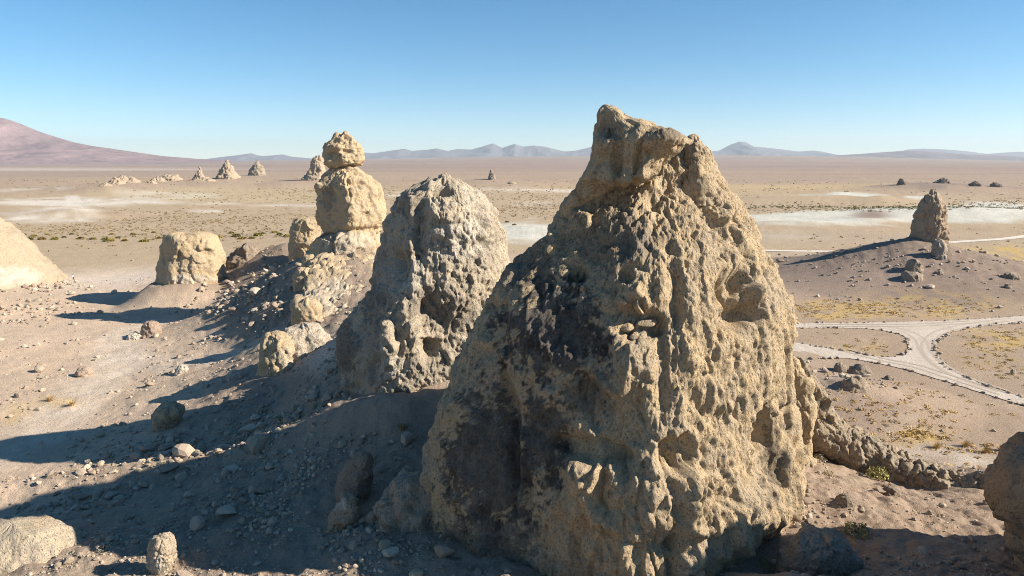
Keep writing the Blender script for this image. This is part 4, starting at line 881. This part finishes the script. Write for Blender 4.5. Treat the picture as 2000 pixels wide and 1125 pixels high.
def stuff_mesh(name, xs, ys, zs_, ss, cols, vf, mat, smooth=False, squash=0.75, sink=0.3):
    """vf: list of (verts, faces); one mesh holding every small piece"""
    V, Fc, C = [], [], []; off = 0
    ang = rng.random(len(xs))*6.283; ch = rng.integers(0, len(vf), len(xs))
    for k in range(len(vf)):
        m = np.where(ch == k)[0]
        if not len(m): continue
        v0, f0 = vf[k]
        c, s_ = np.cos(ang[m])[:, None], np.sin(ang[m])[:, None]
        vx = (v0[None, :, 0]*c-v0[None, :, 1]*s_)*ss[m][:, None]+xs[m][:, None]
        vy = (v0[None, :, 0]*s_+v0[None, :, 1]*c)*ss[m][:, None]+ys[m][:, None]
        vz = (v0[None, :, 2]*squash+sink)*ss[m][:, None]+zs_[m][:, None]
        V.append(np.stack([vx, vy, vz], -1).reshape(-1, 3))
        Fc.append((f0[None]+(np.arange(len(m))*len(v0))[:, None, None]+off).reshape(-1, f0.shape[1]))
        C.append(np.repeat(cols[m], len(v0), 0)); off += len(m)*len(v0)
    me = mesh_np(name, np.concatenate(V), np.concatenate(Fc), np.concatenate(C), smooth)
    return obj(name, me, mat)
rest = rest[:14000]
sm = px[rest] < 5
pc = np.array(PAL)[rng.integers(0, 5, len(rest))]*rng.uniform(0.8, 1.2, (len(rest), 1))
def low_stone(seed):
    bm = bmesh.new(); bmesh.ops.create_icosphere(bm, subdivisions=1, radius=1.0); v_ = np.array([q.co[:] for q in bm.verts]); f_ = np.array([[w.index for w in q.verts] for q in bm.faces]); bm.free()
    rg = np.random.default_rng(seed); return v_*rg.uniform(0.65, 1.2, (len(v_), 1)), f_
a = rest[sm]; tag(stuff_mesh('gravel', x[a], y[a], z[a], s[a], pc[sm], [low_stone(k) for k in range(5)], M_STONE), 'small loose stones and gravel strewn over slopes and valley', 'gravel', kind='stuff')
a = rest[~sm]; tag(stuff_mesh('rubble', x[a], y[a], z[a], s[a], pc[~sm], [stone_shape(2, 300+k, 0.6) for k in range(6)], M_STONE), 'small angular rubble between the loose rocks', 'rubble', kind='stuff')
# pale sunlit strip of rocks between the two tower shadows
STRIP = [(30, 1012), (120, 985), (200, 965), (280, 935), (360, 900), (440, 865), (500, 832), (560, 806), (620, 790), (700, 765)]
for k in range(70):
    t = random.random()*(len(STRIP)-1.001); i = int(t); f_ = t-i
    uu = STRIP[i][0]*(1-f_)+STRIP[i+1][0]*f_+random.gauss(0, 12); vv = STRIP[i][1]*(1-f_)+STRIP[i+1][1]*f_+random.gauss(0, 11)
    g = hit(uu, vv, False); put_stone('pale_rock', g.x, g.y, (sz := random.choice([0.2, 0.26, 0.34, 0.42, 0.6])), ('large ' if sz > 0.5 else ('medium ' if sz > 0.3 else 'small '))+'pale rock '+('at the upper end of' if t > 6 else ('halfway along' if t > 3 else 'at the lower end of'))+' the sunlit strip between the tower shadows', 'rock', 'pale rocks in the sunlit strip', ci=random.choice([2, 2, 4, 0]), sub=2)

# ------------------------------------------------------------------ plants
def plant_mat(name, col, tr=0.25):
    m, n, l, b = new_mat(name)
    a = n.new('ShaderNodeAttribute'); a.attribute_name = 'Col'
    tc = n.new('ShaderNodeTexCoord').outputs['Object']; nz = noise_node(n, l, tc, 3.0, 3)
    k = ramp(n, l, nz, [(0.3, (0.75, 0.75, 0.75)), (0.7, (1.2, 1.2, 1.2))])
    l.new(mixc(n, l, a.outputs['Color'], k, 1.0, 'MULTIPLY'), b.inputs['Base Color'])
    return m
M_LEAF = plant_mat('leaf', None)
def bush_shape(n, seed, leaf=0.16, h=0.8):
    rg = np.random.default_rng(seed)
    p = rg.normal(size=(n, 3)); p /= np.linalg.norm(p, axis=1)[:, None]; p[:, 2] = np.abs(p[:, 2])
    p *= (rg.uniform(0.45, 1.0, (n, 1))**0.6)*(1+0.35*fbm(p*1.7+seed, 2))[:, None]; p[:, 2] *= h
    a = rg.normal(size=(n, 3)); a /= np.linalg.norm(a, axis=1)[:, None]; b_ = np.cross(a, rg.normal(size=(n, 3))); b_ /= np.linalg.norm(b_, axis=1)[:, None]
    L = leaf*rg.uniform(0.6, 1.4, (n, 1))
    v_ = np.stack([p-a*L, p+b_*L*0.55, p+a*L, p-b_*L*0.55], 1).reshape(-1, 3)
    return v_, np.arange(n*4).reshape(-1, 4)
def stem_shape(n, seed, h=0.8):
    rg = np.random.default_rng(seed); V, Fc = [], []
    for k in range(n):
        d_ = rg.normal(size=3); d_[2] = abs(d_[2])+0.7; d_ /= np.linalg.norm(d_); e = d_*h*rg.uniform(0.7, 1.0); s_ = np.cross(d_, rg.normal(size=3)); s_ /= np.linalg.norm(s_); w = 0.02
        t_ = np.cross(d_, s_); b0 = len(V)
        for q in range(3):
            an = q*2.094; o_ = (math.cos(an)*s_+math.sin(an)*t_)*w; V += [o_, e+o_*0.4]
        Fc += [(b0, b0+2, b0+3, b0+1), (b0+2, b0+4, b0+5, b0+3), (b0+4, b0, b0+1, b0+5)]
    return np.array(V), np.array(Fc)
def grass_shape(n, seed, h=1.0):
    rg = np.random.default_rng(seed); V = []
    for k in range(n):
        an = rg.uniform(0, 6.28); le = rg.uniform(0.15, 0.75); b0 = np.array([math.cos(an), math.sin(an), 0])*rg.uniform(0, 0.35); e = b0+np.array([math.cos(an)*le, math.sin(an)*le, h*rg.uniform(0.5, 1.0)])
        w = np.array([-math.sin(an), math.cos(an), 0])*0.035; V += [b0-w, b0+w, e+w*0.3, e-w*0.3]
    return np.array(V), np.arange(n*4).reshape(-1, 4)
# green bushes at the edge of the pale flat
GB = [(28, 452, 7), (46, 460, 6), (66, 462, 7), (55, 469, 11), (82, 468, 8), (107, 468, 8), (38, 473, 5), (92, 459, 5), (140, 458, 5), (157, 467, 9), (182, 468, 7), (205, 468, 7), (213, 471, 12), (230, 465, 6), (243, 472, 8), (281, 473, 10), (260, 459, 6), (218, 458, 5), (125, 464, 6), (311, 466, 8), (300, 455, 5), (413, 461, 9), (425, 465, 9), (462, 462, 10), (472, 467, 9), (504, 461, 9), (513, 457, 6), (535, 455, 8), (546, 459, 7), (452, 456, 6), (492, 466, 7), (340, 462, 5), (560, 462, 8), (990, 434, 5), (1005, 440, 5)]
GBM = []
for k in range(5):
    v_, f_ = bush_shape(170, 500+k, 0.2); c_ = np.tile([(0.165, 0.145, 0.028), (0.14, 0.13, 0.03), (0.20, 0.16, 0.035), (0.12, 0.11, 0.03), (0.19, 0.13, 0.04)][k], (len(v_), 1))*np.random.default_rng(k).uniform(0.6, 1.3, (len(v_)//4, 1)).repeat(4, 0)
    me = mesh_np('creosote_bush', v_, f_, c_, False); me.materials.append(M_LEAF); GBM.append(me)
for k, (uu, vv, w) in enumerate(GB):
    g = hit(uu, vv); o = bpy.data.objects.new('creosote_bush', GBM[k % 5]); COL.objects.link(o); sc = w*0.9*g.y*1.02/F
    o.location = (g.x, g.y, g.z-0.05); o.scale = (sc, sc, sc*random.uniform(0.75, 1.05)); o.rotation_euler[2] = random.uniform(0, 6.28)
    if uu < 900: tag(o, ('broad' if w >= 9 else 'small')+' yellow-green bush along the far edge of the pale flat, '+('left' if uu < 320 else 'right')+' of the squat block', 'bush', 'green bushes edging the pale flat')
    else: tag(o, 'small yellow-green bush on the flat between the grey and the huge tower', 'bush', 'green bushes between the towers')
# dense scrub on the plain: nobody could count it
x, y, z, u, v, d, r = scatter(60000, 262, 1300, 38)
nz = noise2(x, y, 40., 3, 'fbm', 21.)
E = lambda cu, cv, ru, rv: np.exp(-(((u-cu)/ru)**2+((v-cv)/rv)**2)**2)
den = 0.05+0.95*E(380, 442, 480, 26)+0.9*E(1040, 414, 260, 13)+0.9*E(1640, 405, 260, 9)+0.8*E(1950, 400, 200, 10)+0.35*E(120, 352, 300, 7)+0.3*E(800, 385, 500, 20)
den -= 1.2*(E(95, 425, 120, 14)+E(1560, 437, 200, 13)+E(1860, 427, 180, 14)+E(1020, 455, 90, 20)+E(140, 395, 190, 8)+E(1040, 455, 80, 20)+E(1640, 384, 90, 6))
keep = (rng.random(len(x)) < den*np.clip(0.55+0.9*nz, 0.1, 1)*0.8) & (z < 7)
x, y, z, u, v, d, r = [a[keep] for a in (x, y, z, u, v, d, r)]
print('scrub', len(x))
ss = rng.uniform(0.3, 0.8, len(x))*(1+np.clip((r-400)/500, 0, 1.2))
cb = np.array([(0.27, 0.195, 0.10), (0.23, 0.165, 0.095), (0.31, 0.23, 0.12), (0.22, 0.175, 0.07)])[rng.integers(0, 4, len(x))]
gr = (E(1640, 405, 260, 9) > 0.4)[:, None]; cb = np.where(gr, np.array([(0.16, 0.145, 0.06)])*rng.uniform(.7, 1.3, (len(x), 1)), cb)
def clump_shape(seed, n=11): return bush_shape(n, seed, 0.45, 0.75)
tag(stuff_mesh('scrub', x, y, z, ss, cb, [clump_shape(600+k) for k in range(6)], M_LEAF, squash=0.9, sink=0.0), 'low brown desert scrub dotting the plain', 'scrub', kind='stuff')
# dry yellow grass tufts on the right flats and a few in the valley
x, y, z, u, v, d, r = scatter(110000, 45, 260, 40)
nz = noise2(x, y, 9., 3, 'fbm', 25.)
den = 0.03+0.8*E(1600, 606, 110, 20)+0.8*E(1800, 602, 150, 17)+0.7*E(1960, 665, 70, 20)+0.3*E(1700, 684, 90, 14)+0.6*E(1810, 850, 70, 16)+0.5*E(1750, 855, 50, 14)+0.35*E(1920, 720, 90, 40)+0.3*E(1780, 800, 120, 40)+0.4*E(1900, 875, 70, 14)+0.7*E(1970, 495, 90, 14)
onroad = np.zeros(len(x), bool)
for uv, hw in (([(1420, 638), (1760, 636), (2000, 624), (2100, 616)], 5.0), ([(1420, 672), (1560, 684), (1700, 702), (1830, 726), (2000, 786), (2100, 817)], 5.0), ([(1800, 640), (1800, 670), (1805, 700)], 5.5)): onroad |= polyline_mask(x, y, uv, hw, 0.0, 0.1) > 0.5
keep = (rng.random(len(x)) < den*np.clip(0.6+1.2*nz, 0, 1)*0.9) & (x > 24) & (z < 5) & ~onroad
x, y, z, u, v, d, r = [a[keep] for a in (x, y, z, u, v, d, r)]
print('grass', len(x))
cb = np.array([(0.54, 0.37, 0.11), (0.56, 0.40, 0.14), (0.44, 0.30, 0.11), (0.46, 0.31, 0.10), (0.30, 0.21, 0.12)])[rng.integers(0, 5, len(x))]
tag(stuff_mesh('dry_grass', x, y, z, rng.uniform(0.22, 0.5, len(x)), cb, [bush_shape(20, 700+k, 0.24, 0.5) for k in range(5)], M_LEAF, squash=0.9, sink=0.0), 'yellow dry grass tufts on the flats beside the roads', 'grass', kind='stuff')
# individual shrubs and tufts close by
def shrub(uu, vv, wpx, col, label, kind='shrub', n=420, hgt=0.85, seed=1, cat='shrub'):
    g = hit(uu, vv); sc = wpx/2*g.y*1.05/F*1.0
    root = empty(kind, (g.x, g.y, g.z-0.03)); tag(root, label, cat)
    c0 = np.array(col)
    if kind == 'grass_tuft': v_, f_ = grass_shape(n, seed)
    else: v_, f_ = bush_shape(n, seed, 0.10, hgt)
    c_ = np.tile(c0, (len(v_), 1))*np.random.default_rng(seed).uniform(0.65, 1.3, (len(v_)//4, 1)).repeat(4, 0)
    a_ = obj('blades' if kind == 'grass_tuft' else 'foliage', mesh_np('foliage', v_*sc, f_, c_, False), M_LEAF, root)
    if kind != 'grass_tuft':
        v_, f_ = stem_shape(16, seed+1, hgt*0.85); obj('stems', mesh_np('stems', v_*sc, f_, np.tile((0.2, 0.16, 0.12), (len(v_), 1)), False), M_LEAF, root)
    return root
OLV, GRY, YLW = (0.36, 0.33, 0.13), (0.42, 0.39, 0.30), (0.50, 0.34, 0.10)
shrub(1714, 930, 44, OLV, 'round olive-green shrub in the alcove below the rock wall', seed=801)
shrub(1672, 1040, 56, (0.38, 0.34, 0.17), 'pale olive shrub at the edge of the shadow right of the huge tower', seed=802, hgt=0.7)
shrub(1598, 905, 34, (0.30, 0.27, 0.18), 'thin grey shrub in the shaded corner of the alcove', seed=803, n=200, hgt=1.2)
shrub(1618, 930, 26, (0.36, 0.33, 0.20), 'small grey-green shrub below the thin grey one', seed=804, n=200)
shrub(862, 690, 38, (0.44, 0.43, 0.24), 'pale green shrub at the right foot of the grey tower', seed=805)
shrub(893, 692, 28, YLW, 'bright yellow shrub pressed against the huge tower', seed=806, hgt=1.1)
shrub(790, 716, 34, (0.46, 0.33, 0.12), 'golden grass tuft at the foot of the grey tower', 'grass_tuft', 160, seed=807, cat='grass tuft')
shrub(786, 838, 30, (0.36, 0.27, 0.15), 'dull tan grass tuft in the shade beside the huge tower', 'grass_tuft', 160, seed=808, cat='grass tuft')
shrub(206, 1070, 40, GRY, 'pale grey shrub beside the bottom left mound', seed=809, n=300, hgt=0.6)
shrub(690, 752, 30, (0.40, 0.36, 0.26), 'grey shrub at the left foot of the grey tower', seed=810, n=260)
shrub(720, 742, 22, (0.40, 0.35, 0.24), 'tan shrub tucked under the grey tower', seed=811, n=220)
shrub(512, 806, 28, GRY, 'whitish shrub at the top of the sunlit strip', seed=812, n=300)
shrub(548, 822, 40, GRY, 'broad whitish shrub in the middle of the sunlit strip', seed=813, n=360, hgt=0.7)
shrub(452, 852, 26, GRY, 'whitish shrub beside rocks low in the sunlit strip', seed=814, n=260)
shrub(320, 910, 24, GRY, 'small whitish shrub at the bottom end of the sunlit strip', seed=815, n=240)
shrub(1500, 1105, 40, (0.33, 0.29, 0.15), 'dull green shrub at the right front foot of the huge tower', seed=816, n=300)
for k, (uu, vv) in enumerate([(1830, 875), (1885, 872), (1925, 884), (1955, 880)]):
    shrub(uu, vv, 26, (0.44, 0.30, 0.13), ['straw tuft nearest the yellow patch on the far flat', 'second straw tuft right of the yellow patch', 'third straw tuft, before the right edge tower', 'straw tuft closest to the right edge tower'][k], 'grass_tuft', 110, seed=820+k, cat='grass tuft')
for k, (uu, vv) in enumerate([(98, 783), (140, 792)]):
    shrub(uu, vv, 24, (0.44, 0.31, 0.15), ['left dry tuft on the valley gravel', 'right dry tuft on the valley gravel'][k], 'grass_tuft', 100, seed=830+k, cat='grass tuft')

# ------------------------------------------------------------------ people
def flat_mat(name, c):
    m, n, l, b = new_mat(name); tc = n.new('ShaderNodeTexCoord').outputs['Object']
    nz = noise_node(n, l, tc, 9.0, 3); l.new(mixc(n, l, c, ramp(n, l, nz, [(0.3, (0.8,)*3), (0.7, (1.1,)*3)]), 1.0, 'MULTIPLY'), b.inputs['Base Color']); return m
M_SKIN, M_SHIRT, M_TROU, M_HAT = flat_mat('skin', (0.45, 0.28, 0.19)), flat_mat('white_cotton', (0.80, 0.80, 0.80)), flat_mat('dark_trousers', (0.02, 0.02, 0.028)), flat_mat('dark_hat', (0.025, 0.02, 0.018))
def person(g, yaw, joints, radii, edges, label):
    me = bpy.data.meshes.new('person'); me.from_pydata(joints, edges, []); o = bpy.data.objects.new('person_rig', me); COL.objects.link(o)
    sk = o.modifiers.new('skin', 'SKIN'); sk.use_smooth_shade = True
    for i, rr_ in enumerate(radii): me.skin_vertices[0].data[i].radius = (rr_, rr_)
    me.skin_vertices[0].data[0].use_root = True
    ss_ = o.modifiers.new('sub', 'SUBSURF'); ss_.levels = 2; ss_.render_levels = 2
    dg = bpy.context.evaluated_depsgraph_get(); dg.update()
    b = bpy.data.meshes.new_from_object(o.evaluated_get(dg)); bpy.data.objects.remove(o)
    b.name = 'person'; b.materials.clear()
    for m in (M_SKIN, M_SHIRT, M_TROU): b.materials.append(m)
    hip = joints[0][2]; neck = joints[3][2]
    for p in b.polygons:
        zc = p.center.z; q = p.center
        hand = any((q-Vector(joints[k])).length < 0.10 for k in (8, 11))
        p.material_index = 0 if (zc > neck-0.02 or hand) else (2 if zc < hip+0.04 else 1)
    root = bpy.data.objects.new('person', b); COL.objects.link(root); root.location = g; root.rotation_euler[2] = yaw
    hv, hf = ICO[2]; hv = hv.copy(); hv[:, 2] = np.where(hv[:, 2] < 0, hv[:, 2]*0.12, hv[:, 2]); brim = np.abs(hv[:, 2]) < 0.3; hv[brim, :2] *= 1.55
    c = np.array(joints[4]); hm = mesh_np('hat', hv*np.array([0.125, 0.135, 0.13])+c+np.array([0, 0, 0.07]), hf); obj('hat', hm, M_HAT, root)
    return tag(root, label, 'person')
J = [(0, 0, 0.95), (0, 0, 1.15), (0, 0.02, 1.40), (0, 0.02, 1.50), (0, 0.03, 1.64), (0, 0.03, 1.72),
     (0.19, 0.02, 1.40), (0.25, 0.12, 1.14), (0.20, 0.33, 1.20), (-0.19, 0.02, 1.40), (-0.26, -0.04, 1.13), (-0.22, 0.16, 0.98),
     (0.10, 0.02, 0.90), (0.11, 0.22, 0.50), (0.11, 0.28, 0.08), (0.11, 0.42, 0.04), (-0.10, -0.02, 0.90), (-0.11, -0.10, 0.48), (-0.11, -0.36, 0.12), (-0.11, -0.26, 0.03)]
RD = [0.15, 0.14, 0.16, 0.06, 0.105, 0.08, 0.075, 0.05, 0.04, 0.075, 0.05, 0.04, 0.095, 0.065, 0.045, 0.035, 0.095, 0.065, 0.045, 0.035]
ED = [(0, 1), (1, 2), (2, 3), (3, 4), (4, 5), (2, 6), (6, 7), (7, 8), (2, 9), (9, 10), (10, 11), (0, 12), (12, 13), (13, 14), (14, 15), (0, 16), (16, 17), (17, 18), (18, 19)]
person(hit(144, 548), math.radians(80), J, RD, ED, 'person in white shirt, dark trousers and dark hat walking across the pale flat')
J2 = [(a, b+max(0, c-0.95)*0.55, c-max(0, c-0.95)*0.12) for a, b, c in J]
person(hit(435, 515), math.radians(60), J2, RD, ED, 'person in white top leaning forward beside the isolated squat block')
